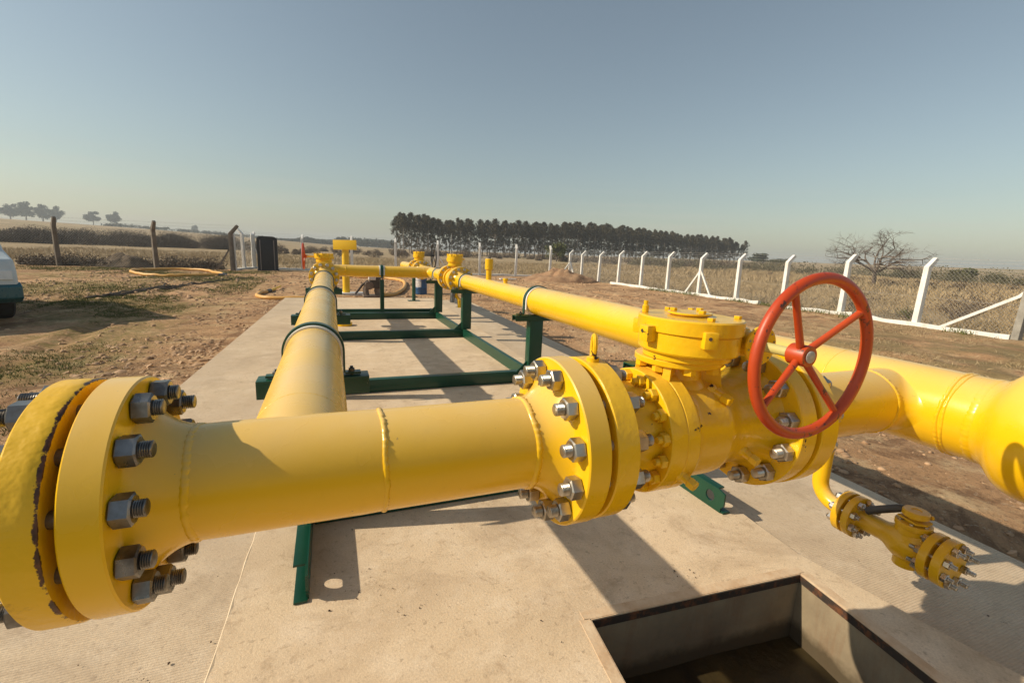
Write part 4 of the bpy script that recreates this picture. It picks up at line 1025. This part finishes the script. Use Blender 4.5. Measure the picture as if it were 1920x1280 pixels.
def chainlink(mb, a, b, h0, h1, step=.085, r=.0028):
    a, b = Vector(a), Vector(b); L = (b-a).length; t = (b-a)/L; H = h1-h0; nrm = Vector((-t.y, t.x, 0))
    def wire(s0, z0, s1, z1, off):
        p, q = a+t*s0, a+t*s1; p.z = GZ(p.x, p.y)+h0+z0; q.z = GZ(q.x, q.y)+h0+z1
        d = (q-p).normalized(); u = d.cross(nrm).normalized()
        vs = []
        for c in (p, q):
            for k in range(3):
                an = 2*pi*k/3; vs.append(c+nrm*off+(nrm*cos(an)+u*sin(an))*r)
        mb.add(vs, [(0, 1, 4, 3), (1, 2, 5, 4), (2, 0, 3, 5)])
    for sgn in (1, -1):
        s = -H
        while s < L+ (H if sgn < 0 else 0):
            if sgn > 0: s0, z0, s1, z1 = s, 0, s+H, H
            else: s0, z0, s1, z1 = s, 0, s-H, H
            # clip to [0,L]
            def clip(sa, za, sb, zb):
                f0, f1 = 0.0, 1.0
                ds = sb-sa
                for lo in (0,):
                    if ds > 0: f0 = max(f0, (0-sa)/ds); f1 = min(f1, (L-sa)/ds)
                    else: f0 = max(f0, (L-sa)/ds); f1 = min(f1, (0-sa)/ds)
                return f0, f1
            f0, f1 = clip(s0, z0, s1, z1)
            if f1 > f0+.02: wire(s0+(s1-s0)*f0, z0+(z1-z0)*f0, s0+(s1-s0)*f1, z0+(z1-z0)*f1, sgn*r)
            s += step
    return mb
def strands(mb, pts, r=.0028, n=5):
    for i in range(len(pts)-1):
        p, q = Vector(pts[i]), Vector(pts[i+1]); mid = (p+q)/2-Vector((0, 0, .015))
        mb.tube([p, mid, q], r, n, cap=False)
    return mb
def barb(mb, pts):
    strands(mb, pts, .0032, 4); rs = random.Random(3)
    for i in range(len(pts)-1):
        p, q = Vector(pts[i]), Vector(pts[i+1]); n = int((q-p).length/.16)
        for k in range(n):
            c = p.lerp(q, (k+.5)/n)-Vector((0, 0, .012)); d = Vector((rs.uniform(-1, 1), rs.uniform(-1, 1), rs.uniform(-1, 1))).normalized()*.022
            mb.cyl(c-d, c+d, .0025, n=3)
    return mb
def kerb(mb, a, b, w=.14, h=.10, seed=1):
    a, b = Vector(a), Vector(b); L = (b-a).length; n = max(2, int(L/.35)); t = (b-a)/L; nr = Vector((-t.y, t.x, 0)); rs = random.Random(seed); vs = []
    for i in range(n+1):
        c = a+t*L*i/n; z = GZ(c.x, c.y); j = rs.uniform(-.012, .012); k = rs.uniform(-.015, .015)
        vs += [c+nr*(w/2+j)+Vector((0, 0, z-.1)), c+nr*(w/2+j)+Vector((0, 0, z+h+k)), c-nr*(w/2-j)+Vector((0, 0, z+h+k-.01)), c-nr*(w/2-j)+Vector((0, 0, z-.1))]
    return mb.add(vs, [(i*4+j, i*4+j+1, i*4+5+j, i*4+4+j) for i in range(n) for j in range(3)]+[(0, 3, 2, 1), (n*4, n*4+1, n*4+2, n*4+3)])
PH = 1.52
def fence_line(name, label, cat, pts, arm, mat, h, w, kerb_segs, braced=(), loc=None, mesh=True, hts=None, wire_arm=None, step=.085):
    t = thing(name, label, cat, P3(*pts[0])); tips = []
    for i, (x, y) in enumerate(pts):
        hh = h if hts is None else hts[i]; a = arm[i] if isinstance(arm, list) else arm
        part('post', post_mb(P3(x, y), hh, w, a), M[mat] if not isinstance(mat, list) else M[mat[i]], t)
        tips.append((Vector(P3(x, y, hh)), Vector(a)))
    for (i, dx, dy) in braced:
        x, y = pts[i]; p = Vector(P3(x, y, h*.68)); q = Vector(P3(x+dx, y+dy, -.05)); mb = MB()
        part('brace', MB().tube([q, q.lerp(p, .93), p+Vector((0, 0, .07))], [.046, .046, .042], 4), M['white'] if mat == 'white' or isinstance(mat, list) else M[mat], t, smooth=False)
    if mesh:
        c = MB()
        for i in range(len(pts)-1): chainlink(c, (*pts[i], 0), (*pts[i+1], 0), .06, h-.02, step)
        part('chain_link', c, M['wire'], t, smooth=False)
        s = MB()
        for z in (.08, h*.5, h-.03): strands(s, [tp+Vector((0, 0, z-h)) for tp, a in tips], .0025, 4)
        part('tension_wire', s, M['wire'], t, smooth=False)
    b = MB()
    for f in (.25, .6, .95): barb(b, [tp+a*f for tp, a in tips])
    part('barbed_wire', b, M['wire'], t, smooth=False)
    if kerb_segs:
        k = MB()
        for i, (a, c) in enumerate(kerb_segs): kerb(k, (*a, 0), (*c, 0), seed=i)
        part('kerb', k, M['white'], t, angle=60)
    return t
RXF = 14.2
ry = [5.22+1.93*k for k in range(11)]
rpts = [(RXF, y) for y in ry]+[(RXF+.1, 26.2)]
fence_line('fence', 'right fence of white bent top posts with chain link and a white kerb', 'fence', rpts, [(.21, -.03, .23)]*12, ['grey_post']+['white']*11, PH, .13,
           [((RXF-.02, 5.3), (RXF-.02, 8.6)), ((RXF-.03, 8.7), (RXF, 10.9)), ((RXF, 11.9), (RXF, 21.3))], braced=[(0, -.05, 1.55), (5, 0, -.72), (5, 0, .85), (11, -.75, .05), (11, 0, -.7)])
bpts = [(-3.75, 28.6), (-1.35, 28.23), (1.22, 27.83), (3.59, 27.46), (5.93, 27.1), (8.44, 26.71), (10.62, 26.37), (12.9, 26.25), (RXF+.08, 26.28)]
fence_line('fence', 'back fence of white posts behind the toilet and sign', 'fence', bpts[:-1], (.03, .20, .23), 'white', 1.72, .13, [((-3.75, 28.55), (14.1, 26.2))], braced=[(0, .5, -.05), (4, -.85, .1), (4, .8, -.1)], step=.11)
fence_line('fence', 'short return of white fence posts between the dark corner post and the toilet', 'fence', [(-4.35, 26.5), (-4.1, 27.55), (-3.80, 28.5)], [(.0, 0, .02), (-.25, .1, .30), (-.03, .1, .1)], 'white', 1.78, .13, [((-4.35, 26.4), (-3.78, 28.5))], step=.085)
fence_line('fence', 'left fence of dark weathered posts with bent tops', 'fence', [(-19.5, 27.4), (-15.4, 26.9), (-11.35, 27.0), (-7.42, 25.95), (-4.40, 26.25)], [(.12, -.1, .32), (.12, -.1, .32), (.12, -.15, .36), (.14, -.2, .36), (.34, -.1, .40)], 'brown_post', 1.78, .16, [], braced=[(4, -.75, .15)], step=.11)
# ------------------------------------------------------------------ vegetation
def rnd_unit(n):
    v = RNG.normal(size=(n, 3)); return v/np.linalg.norm(v, axis=1, keepdims=True)
def leaf_arrays(c, size, flat=1.0):
    """one small quad leaf-clump per centre"""
    n = len(c); size = np.broadcast_to(np.asarray(size, float), (n,)) if np.ndim(size) < 2 else size
    u = rnd_unit(n); w = rnd_unit(n); v = np.cross(u, w); v /= np.linalg.norm(v, axis=1, keepdims=True)
    u = u*size[:, None]*RNG.uniform(.6, 1.2, (n, 1)); v = v*size[:, None]*RNG.uniform(.35, .8, (n, 1))
    vs = np.stack([c-u, c-v*.9+u*.1, c+u, c+v], 1).reshape(-1, 3)
    return vs, np.arange(4*n).reshape(n, 4)
def np_mesh(name, vs, fs, off=(0, 0, 0)):
    me = bpy.data.meshes.new(name); me.from_pydata((np.asarray(vs)-np.asarray(off)).tolist(), [], fs.tolist() if hasattr(fs, 'tolist') else fs); me.update(); return me
def blob_pts(n, rad):
    p = rnd_unit(n)*(RNG.uniform(0, 1, (n, 1))**.45); return p*np.asarray(rad)
def polar(az, r): a = radians(az); return r*sin(a), r*cos(a)

def euc_variant(k):
    rs = np.random.default_rng(100+k); H = 15.0; cl = []
    for i in range(100):
        u = rs.uniform(.02, 1)**.85; h = H*(.10+.88*u)
        top = np.clip((1-u)/.26, 0, 1)**.5
        spread = (2.25 if u > .5 else 2.5)*top
        if u < .55 and rs.uniform() < .40: continue
        a = rs.uniform(0, 2*pi); d = rs.uniform(.0 if u > .6 else .35, 1)**.7*spread
        cl.append((d*cos(a), d*sin(a), h, rs.uniform(.55, .95)*(1.05 if u > .55 else .78)*(.65+.35*top)))
    cl.append((.2, 0, H*.955, .7)); cl.append((.3, -.3, H*.91, .95)); cl.append((-.3, .3, H*.86, 1.1))
    cs = []; sz = []
    for x, y, z, r in cl:
        m = int(34*r); cs.append(np.array([x, y, z])+blob_pts(m, (r, r, r*1.15))); sz.append(np.full(m, .27))
    cs = np.concatenate(cs); sz = np.concatenate(sz)
    lv, lf = leaf_arrays(cs, sz)
    crown = np_mesh('crown', lv, lf)
    tr = MB(); b = rs.uniform(-.5, .5); tr.tube([(0, 0, -.5), (b*.2, 0, 4), (b*.6, .1, 8), (b*.5, 0, 12), (0, 0, 14)], [.20, .17, .13, .09, .04], 6)
    for x, y, z, r in cl[:26]: tr.tube([(b*.4, 0, z-1.4), (x*.6, y*.6, z-.5), (x, y, z)], [.06, .045, .02], 4, cap=False)
    return tr.mesh('trunk'), crown
EUC = [euc_variant(k) for k in range(6)]
AZ0, AZ1, RD0, RD1 = 8.3, 48.1, 122., 215.
p0 = np.array(polar(AZ0, RD0)); p1 = np.array(polar(AZ1, RD1)); tdir = (p1-p0)/np.linalg.norm(p1-p0); tn = np.array([-tdir[1], tdir[0]]); LEN = np.linalg.norm(p1-p0)
def elev_top(az): return np.interp(az, [7.5, 9, 14, 19, 25, 32, 37, 42, 48], [3.85, 4.0, 3.9, 3.75, 3.75, 3.85, 3.3, 2.85, 2.3])
rs = random.Random(21); cnt = 0
EUC_ROW = ['front', 'second', 'back']
for row in range(3):
    s = rs.uniform(0, 1.2)
    while s < LEN:
        q = p0+tdir*s+tn*(row*4.2+rs.uniform(-.8, .8)); az = math.degrees(atan2(q[0], q[1])); r = float(np.hypot(*q)); zb = GZ(*q)
        top = CAM_H+r*math.tan(radians(float(elev_top(az))+rs.uniform(-.42, .22))); sc_ = (top-zb)/15.0
        if row == 0 and s < 3: sc_ *= 1.02
        k = cnt % 6
        where = 'near the left end' if s < LEN*.33 else ('in the middle' if s < LEN*.66 else 'near the right end')
        t = thing('eucalyptus_tree', 'tall eucalyptus %s, %s row of the distant grove' % (where, EUC_ROW[row]), 'tree', (float(q[0]), float(q[1]), zb), 'eucalyptus trees of the distant grove')
        t.scale = (sc_*rs.uniform(1.0, 1.3),)*2+(sc_,); t.rotation_euler = (0, 0, rs.uniform(0, 6.28))
        a = link('trunk', EUC[k][0], M['bark']); a.parent = t
        c = link('crown', EUC[k][1], M['leaf'] if True else None); c.parent = t
        cnt += 1; s += rs.uniform(2.3, 3.9) if row else rs.uniform(2.6, 4.1)

def round_tree(name, label, x, y, h, w, seed, mat, group=None, leaf=.30, n=60, trunk_mat='bark_bare', low=.25):
    r_ = np.random.default_rng(seed); zb = GZ(x, y); cs = []; cl = []
    for i in range(22):
        d_ = r_.normal(size=3); d_ /= np.linalg.norm(d_); d_ = d_*r_.uniform(.35, .9)
        c = np.array([d_[0]*w*.42, d_[1]*w*.42, h*((1+low)/2+d_[2]*(1-low)*.46)]); cl.append(c); cs.append(c+blob_pts(n, (w*.17, w*.17, h*.13)))
    cs = np.concatenate(cs); lv, lf = leaf_arrays(cs, leaf)
    t = thing(name, label, 'tree', (x, y, zb), group)
    c = link('crown', np_mesh('crown', lv, lf), M[mat]); c.parent = t
    tr = MB().tube([(0, 0, -.3), (.03*w, 0, h*.3), (0, 0, h*.8)], [.035*h, .028*h, .01*h], 6)
    for c_ in cl[:9]: tr.tube([(0, 0, h*.25), tuple(c_*.6+np.array([0, 0, h*.05])), tuple(c_)], [.018*h, .012*h, .004*h], 4, cap=False)
    b = link('trunk', tr.mesh('trunk'), M[trunk_mat]); b.parent = t
    return t
FAR = [(-26.4, 360, 12.5, 6.5, 'tallest tree with an open crown at the far left edge of the horizon'), (-25.3, 350, 8.5, 8, 'hazy tree second from the left in the far left clump'), (-24.4, 340, 9.0, 8.5, 'broad hazy tree in the middle of the far left clump'),
       (-23.4, 350, 9.0, 8.5, 'hazy round tree right of the middle of the far left clump'), (-22.6, 345, 8.5, 8, 'hazy tree closing the right end of the far left clump'), (-20.2, 350, 7.3, 9, 'lone wide tree on the hazy horizon, left one of two'), (-18.75, 350, 8.6, 8.4, 'lone upright tree on the hazy horizon, right one of two'), (-12.6, 430, 6.0, 5.0, 'tiny lone tree on the horizon left of the dark corner post')]
for i, (az, r, h, w, lab) in enumerate(FAR):
    r, h, w = r*1.9, h*1.9, w*1.9
    x, y = polar(az, r); round_tree('far_tree', lab, x, y, h, w, 40+i, 'leaf_far', 'lone trees on the far left horizon', .75, 110, low=(.02 if i < 5 else .18))
def stuff(name, c, size, mat, label, cat):
    vs, fs = leaf_arrays(np.asarray(c), size); o = link(name, np_mesh(name, vs, fs), mat); return tag(o, label, cat, kind='stuff')
# far wood, a hazy line behind the sign; far hedgerow on the left rise
cs = []
for i in range(330):
    az = RNG.uniform(-7.5, 7.3); r = RNG.uniform(400, 440); x, y = polar(az, r); top = np.interp(az, [-7.5, -3.5, -2.4, -1.0, .5, 1.2, 4, 7.3], [.45, .50, .85, .62, .62, 1.04, 1.00, .88])*RNG.uniform(.86, 1.0)
    h = CAM_H+r*math.tan(radians(top))-GZ(x, y); n = 46
    c = blob_pts(n, (2.3, 2.3, h*.5)); c[:, 2] += h*.5; c += np.array([x, y, GZ(x, y)]); cs.append(c)
stuff('far_wood', np.concatenate(cs), 1.0, M['leaf_far'], 'long hazy blue green wood on the horizon behind the sign', 'forest')
cs = []
for i in range(150):
    az = RNG.uniform(-19.5, -6.5); r = RNG.uniform(480, 520); x, y = polar(az, r); h = RNG.uniform(1.2, 3.2); c = blob_pts(22, (3, 3, h*.5)); c[:, 2] += h*.5; cs.append(c+np.array([x, y, GZ(x, y)]))
stuff('far_hedgerow', np.concatenate(cs), .8, M['leaf_far'], 'thin hazy line of distant trees along the left horizon', 'forest')

def scrub_band(az0, az1, r0, r1, h0, h1, n, per, size, mat, name, label, dens_low=.3):
    cs = []
    for i in range(n):
        az = RNG.uniform(az0, az1); r = RNG.uniform(r0, r1); x, y = polar(az, r); h = RNG.uniform(h0, h1); w = h*RNG.uniform(.7, 1.2)
        c = blob_pts(per, (w, w, h*.62)); c[:, 2] = np.abs(c[:, 2]+h*.38); cs.append(c+np.array([x, y, GZ(x, y)-.05]))
    return stuff(name, np.concatenate(cs), size, mat, label, 'scrub')
scrub_band(-30, -6.8, 80, 99, 1.0, 1.8, 105, 1100, .065, M['thicket'], 'scrub_thicket', 'dark brown leafless thicket band behind the left fence')
for k_, (a0, a1) in enumerate(((-29, -26.5), (-25.3, -23.6), (-22.8, -20.2), (-19.2, -16.6), (-15.8, -13.4), (-12.2, -9.0))):
    scrub_band(a0, a1, 82, 96, 1.6, 2.5, 15, 1500, .065, M['thicket'], 'scrub_thicket', 'taller dark clump %s the left thicket' % ('ending' if k_ == 5 else 'standing up in'))
cs = []
for i in range(95):
    x = RNG.uniform(-13, -4.8); y = 27.6+RNG.normal()*.35; hh = RNG.uniform(.25, .75); c = blob_pts(150, (hh*.7, hh*.5, hh*.6)); c[:, 2] = np.abs(c[:, 2]+hh*.3); cs.append(c+np.array([x, y, GZ(x, y)]))
stuff('dry_weeds', np.concatenate(cs), .045, M['scrub'], 'dry brown weeds along the foot of the left fence', 'weeds')
scrub_band(-8, 9, 62, 110, .4, 1.3, 60, 420, .08, M['scrub'], 'scrub_thicket', 'low brown scrub in the field behind the toilet and sign')
scrub_band(7, 50, 88, 122, .7, 1.9, 120, 260, .15, M['scrub'], 'scrub_thicket', 'brown undergrowth along the foot of the eucalyptus grove')
scrub_band(36, 76, 70, 105, .8, 2.3, 90, 330, .12, M['scrub_olive'], 'scrub_thicket', 'olive brown scrub along the right horizon')
scrub_band(50, 76, 45, 62, .3, .9, 40, 260, .07, M['scrub'], 'scrub_thicket', 'grey brown low scrub in the right field')
SH = [(26.9, 92, 4.2, 5.5, 'leaf_green', 'bright green bushy tree in front of the distant eucalyptus grove'), (49.5, 190, 4.2, 8, 'leaf_far', 'dark bushy tree just right of the end of the grove'), (51.3, 200, 2.6, 9, 'leaf_far', 'lower dark bush at the right of the grove end'),
      (65.9, 95, 1.9, 3.8, 'leaf_green', 'round green bush on the right horizon beside the tall white post')]
for i, (az, r, h, w, mt, lab) in enumerate(SH):
    x, y = polar(az, r); round_tree('bush', lab, x, y, h, w, 70+i, mt, None, .22 if r < 120 else .4, 70, low=.02)
SB = [(15.9, 10.0, .42, .55, 'scrub_olive', 'grey green tuft just outside the right fence behind the handwheel rim'), (20.3, 12.4, .95, 1.3, 'scrub', 'grey leafless bush seen through the handwheel'), (19.2, 8.5, .95, 1.2, 'scrub', 'brown leafless bush right of the tall white post'), (17.6, 7.9, .6, .7, 'scrub', 'small brown bush behind the tall white post'), (22.8, 9.4, 1.1, 1.5, 'scrub', 'grey bush in the field at the right edge'), (16.0, 8.3, .4, .5, 'leaf_green', 'small green tuft at the kerb outside the right fence')]
for i, (x, y, h, w, mt, lab) in enumerate(SB):
    r_ = np.random.default_rng(90+i); zb = GZ(x, y); t = thing('shrub', lab, 'shrub', (x, y, zb)); tw = MB()
    tips = []
    for k in range(34):
        a = r_.uniform(0, 6.28); e = r_.uniform(.15, 1.2); L = h*r_.uniform(.7, 1.1); d = np.array([cos(a)*cos(e)*w/h, sin(a)*cos(e)*w/h, sin(e)])*L
        tw.tube([(0, 0, -.03), tuple(d*.5+r_.normal(size=3)*.04), tuple(d)], [.008, .005, .002], 3, cap=False)
        for j in range(10): tips.append(d*r_.uniform(.45, 1.05)+r_.normal(size=3)*.06*h)
    a = link('stems', tw.mesh('stems'), M['bark_bare']); a.parent = t
    lv, lf = leaf_arrays(np.array(tips), .022+.012*h); b = link('leaves', np_mesh('leaves', lv, lf), M[mt]); b.parent = t

# leafless spreading tree in the right field
def bare_tree(x, y, seed):
    r_ = random.Random(seed); zb = GZ(x, y); t = thing('bare_tree', 'leafless spreading thorn tree in the field behind the right fence', 'tree', (x, y, zb)); tr = MB(); tw = MB()
    trunk = [Vector((0, 0, -.2)), Vector((.05, .02, .6)), Vector((-.05, 0, 1.15))]
    tr.tube(trunk, [.17, .13, .11], 8)
    def grow(p, d, L, r, lev):
        if lev > 6 or r < .0035: return
        pts = [p]; q = p.copy(); dd = d.copy()
        for i in range(4):
            dd = (dd+Vector((r_.uniform(-1, 1), r_.uniform(-1, 1), r_.uniform(-.8, .8)))*.22).normalized(); q = q+dd*L/4; pts.append(q.copy())
        (tr if lev < 3 else tw).tube(pts, [r*(1-.11*i) for i in range(5)], 6 if lev < 3 else 3, cap=False)
        n = 3 if lev < 2 else (3 if r_.random() < .6 else 2)
        for k in range(n):
            b = pts[r_.choice((2, 3, 4)) if k else 4]
            s = Vector((r_.uniform(-1, 1), r_.uniform(-1, 1), r_.uniform(-.45, .75))).normalized(); nd = (dd*.75+s*.75); nd.z = nd.z*.68; nd.normalize()
            grow(b, nd, L*r_.uniform(.6, .85), r*r_.uniform(.5, .68), lev+1)
    for a, e, L in ((.2, .55, 1.5), (1.6, .8, 1.3), (2.7, .5, 1.6), (3.8, .75, 1.4), (5.2, .45, 1.6), (.9, 1.2, 1.2)):
        grow(trunk[-1], Vector((cos(a)*cos(e), sin(a)*cos(e), sin(e))), L*1.02, .085, 0)
    part_local('trunk', tr, M['bark_bare'], t); part_local('twigs', tw, M['bark_bare'], t)
def part_local(name, mb, mat, parent):
    o = link(name, mb.mesh(name), mat); o.parent = parent; return o
bx, by = polar(59.6, 43); bare_tree(bx, by, 5)

# grass blades
def blades(pos, h, w, lean=.5):
    n = len(pos); a = RNG.uniform(0, 2*pi, n); h = h*RNG.uniform(.5, 1.2, n)
    side = np.stack([np.cos(a), np.sin(a), np.zeros(n)], 1)*(w*RNG.uniform(.6, 1.3, n))[:, None]
    tip = np.stack([RNG.normal(size=n)*lean*h, RNG.normal(size=n)*lean*h, h], 1); mid = tip*np.array([.35, .35, .6])
    vs = np.stack([pos-side, pos+side, pos+mid+side*.7, pos+tip, pos+mid-side*.7], 1).reshape(-1, 3)
    return vs, np.arange(5*n).reshape(n, 5)
def scatter(n, fx, fy, dens):
    x = fx(n); y = fy(n); k = dens(x, y) > RNG.uniform(0, 1, n); x, y = x[k], y[k]; return np.stack([x, y, gz(x, y)], 1)
U = lambda a, b: (lambda n: RNG.uniform(a, b, n))
def blade_stuff(name, p, h, w, lean, mat, label):
    vs, fs = blades(p, h, w, lean); tag(link(name, np_mesh(name, vs, fs), mat), label, 'grass', kind='stuff')
p1_ = scatter(60000, U(14.45, 30), U(1.5, 30), lambda x, y: np.clip(fbm(x*.5, y*.5, 4, 2)*2.2-.35, .1, 1)*np.clip(1.2-(x-14)/22, .3, 1))
blade_stuff('dry_grass', p1_, .20, .009, .5, M['straw'], 'tall dry straw grass in the field outside the right fence')
p2_ = scatter(65000, U(-24, 34), U(28.6, 62), lambda x, y: np.clip(fbm(x*.35, y*.35, 4, 6)*2.4-.5, .08, 1)*np.clip(1.3-(y-28)/40, .25, 1))
blade_stuff('dry_grass', p2_, .26, .015, .5, M['straw'], 'tall dry straw grass in the field behind the back fence')
p3_ = scatter(46000, U(30, 70), U(2, 60), lambda x, y: np.clip(fbm(x*.25, y*.25, 4, 8)*2.4-.5, .05, 1))
blade_stuff('dry_grass', p3_, .45, .03, .35, M['straw'], 'dry grass farther out in the right field')
def gmask(x, y):
    g = np.clip((fbm(x*.55+3, y*.45, 4, 12)+.25*fbm(x*6, y*6, 2, 3)-.60)*7, 0, 1)
    for cx, cy, rr in ((-2.95, 6.3, .95), (-4.7, 12.6, 1.5), (-6.5, 16, 2.2), (-3.6, 20, 2.0)):
        d = np.hypot(x-cx, (y-cy)*.75)+fbm(x*1.6, y*1.6, 4, 4)*rr*1.0; g = np.maximum(g, np.clip((rr*1.45-d)/(rr*.5), 0, 1)*np.clip(fbm(x*5, y*5, 2, 8)*2.2-.5, 0.1, 1))
    return g*np.clip((-1.75-x)/.8, 0, 1)
p4_ = scatter(230000, U(-8, -1.9), U(3.0, 14), gmask)
blade_stuff('green_grass', p4_, .030, .003, .7, M['grass'], 'short patchy green grass on the bare dirt at the left')
p5_ = scatter(90000, U(-13, -2.2), U(12, 26.5), gmask)
blade_stuff('green_grass', p5_, .045, .006, .6, M['grass'], 'short green grass toward the left fence')
p6_ = scatter(26000, U(5.5, 14), U(1.8, 9.5), lambda x, y: np.clip((fbm(x*.9, y*.9, 4, 15)-.40)*4, 0, 1)*np.clip((x-5.2)/2.5, 0, 1)*np.clip((10-y)/3, 0, 1))
blade_stuff('dry_grass', p6_, .06, .0035, .8, M['straw'], 'flattened dry grass on the verge inside the right fence')
k1 = np.array([(RXF-.25+RNG.normal()*.18, yy) for yy in RNG.uniform(5.4, 24, 2600)]); k1 = np.stack([k1[:, 0], k1[:, 1], gz(k1[:, 0], k1[:, 1])], 1)
k1 = k1[fbm(k1[:, 1]*.8, k1[:, 0]*.5, 3, 4) > .5]
blade_stuff('green_grass', k1, .13, .007, .5, M['grass'], 'weeds growing along the kerb of the right fence')

# stones and clods
ICO = None
def stones(name, pos, size, mat, label):
    t = (1+5**.5)/2
    iv = np.array([(-1, t, 0), (1, t, 0), (-1, -t, 0), (1, -t, 0), (0, -1, t), (0, 1, t), (0, -1, -t), (0, 1, -t), (t, 0, -1), (t, 0, 1), (-t, 0, -1), (-t, 0, 1)])/1.9
    fi = np.array([(0, 11, 5), (0, 5, 1), (0, 1, 7), (0, 7, 10), (0, 10, 11), (1, 5, 9), (5, 11, 4), (11, 10, 2), (10, 7, 6), (7, 1, 8), (3, 9, 4), (3, 4, 2), (3, 2, 6), (3, 6, 8), (3, 8, 9), (4, 9, 5), (2, 4, 11), (6, 2, 10), (8, 6, 7), (9, 8, 1)])
    n = len(pos); vs = iv[None]*RNG.uniform(.7, 1.25, (n, 12, 1)); a = RNG.uniform(0, 6.28, n); s = size[:, None]*np.stack([RNG.uniform(.7, 1.4, n), RNG.uniform(.7, 1.2, n), RNG.uniform(.45, .85, n)], 1)
    vs = vs*s[:, None, :]; c, q = np.cos(a)[:, None], np.sin(a)[:, None]
    vs = np.stack([vs[..., 0]*c-vs[..., 1]*q, vs[..., 0]*q+vs[..., 1]*c, vs[..., 2]], -1)+pos[:, None, :]
    fs = (fi[None]+12*np.arange(n)[:, None, None]).reshape(-1, 3)
    me = np_mesh(name, vs.reshape(-1, 3), fs); me.shade_smooth(); me.set_sharp_from_angle(angle=radians(55)); tag(link(name, me, mat), label, 'stones', kind='stuff')
def sizes(n, lo, hi, p=3.0): return lo+(hi-lo)*RNG.uniform(0, 1, n)**p
pl_ = scatter(17000, U(-5.5, -1.2), U(2.2, 13), lambda x, y: np.clip(1.0-(slab_l(y)-x)/2.2, .05, 1)*np.clip(fbm(x*1.5, y*1.5, 4, 31)*2.6-.7, .05, 1)*(x < slab_l(y)+.02))
stones('pebbles', pl_, sizes(len(pl_), .006, .045), M['stone'], 'clods and pebbles along the left edge of the slab')
pr_ = scatter(16000, U(3.0, 7.5), U(.6, 13), lambda x, y: np.clip(1.15-(x-slab_r(y))/3.5, .08, 1)*np.clip(fbm(x*1.5, y*1.5, 4, 33)*2.6-.6, .05, 1)*(x > slab_r(y)+.01))
stones('pebbles', pr_, sizes(len(pr_), .005, .032), M['stone'], 'clods and pebbles along the right edge of the slab')
pf_ = scatter(9000, U(-9, 13), U(12.7, 25), lambda x, y: np.clip(fbm(x*.8, y*.8, 4, 35)*2.4-.7, .05, 1))
stones('pebbles', pf_, sizes(len(pf_), .015, .07), M['stone'], 'scattered clods on the dirt beyond the slab')
# dead leaf bits and crumbs on the slab
q = np.stack([RNG.uniform(-1.2, 2.6, 330), RNG.uniform(.4, 6, 330), np.full(330, .004)], 1)
q2 = np.concatenate([np.stack([RNG.normal(cx, .07, 22), RNG.normal(cy, .03, 22), np.full(22, .003)], 1) for cx, cy in ((.11, 1.62), (.22, 1.50), (1.33, 1.30), (-.62, 1.45), (.06, 1.75))])
q = np.concatenate([q, q2]); q = q[~((q[:, 0] > .7) & (q[:, 0] < 1.95) & (q[:, 1] < 1.27))]; q[:, 2] += np.where(q[:, 0] > 2.0, -.05, 0)
stones('leaf_litter', q, np.concatenate([sizes(len(q), .0008, .0045, 3)]), M['leaf_litter'], 'dead leaf bits and crumbs lying on the concrete')
# dry twigs lying in the left dirt
tw = MB(); r_ = random.Random(8)
for i in range(26):
    x = r_.uniform(-5.2, -3.4); y = 13.5+(x+5.2)*3.4+r_.uniform(-.5, .5); a = radians(75)+r_.uniform(-.35, .35); L = r_.uniform(.5, 1.6)
    tw.tube([P3(x+cos(a)*L*u, y+sin(a)*L*u, .025+.03*sin(u*9+i)) for u in (0, .25, .5, .75, 1)], [.022, .02, .018, .014, .008], 5)
tag(link('brushwood', tw.mesh('brushwood'), M['mud_dark']), 'dark dead sticks strewn across the dirt left of the slab', 'sticks', kind='stuff')
# ------------------------------------------------------------------ dusty air between here and the far trees
hz = bpy.data.materials.new('dusty_air'); hz.use_nodes = True; ht = hz.node_tree; ht.nodes.clear()
ho = ht.nodes.new('ShaderNodeOutputMaterial'); hv = ht.nodes.new('ShaderNodeVolumePrincipled')
hv.inputs['Color'].default_value = (.86, .91, .95, 1); hv.inputs['Density'].default_value = .00075; hv.inputs['Anisotropy'].default_value = .1
ht.links.new(hv.outputs[0], ho.inputs['Volume'])
tag(link('haze', MB().box((0, 0, 12), (4100, 4100, 32)).mesh('haze', smooth=False), hz), kind='stuff')
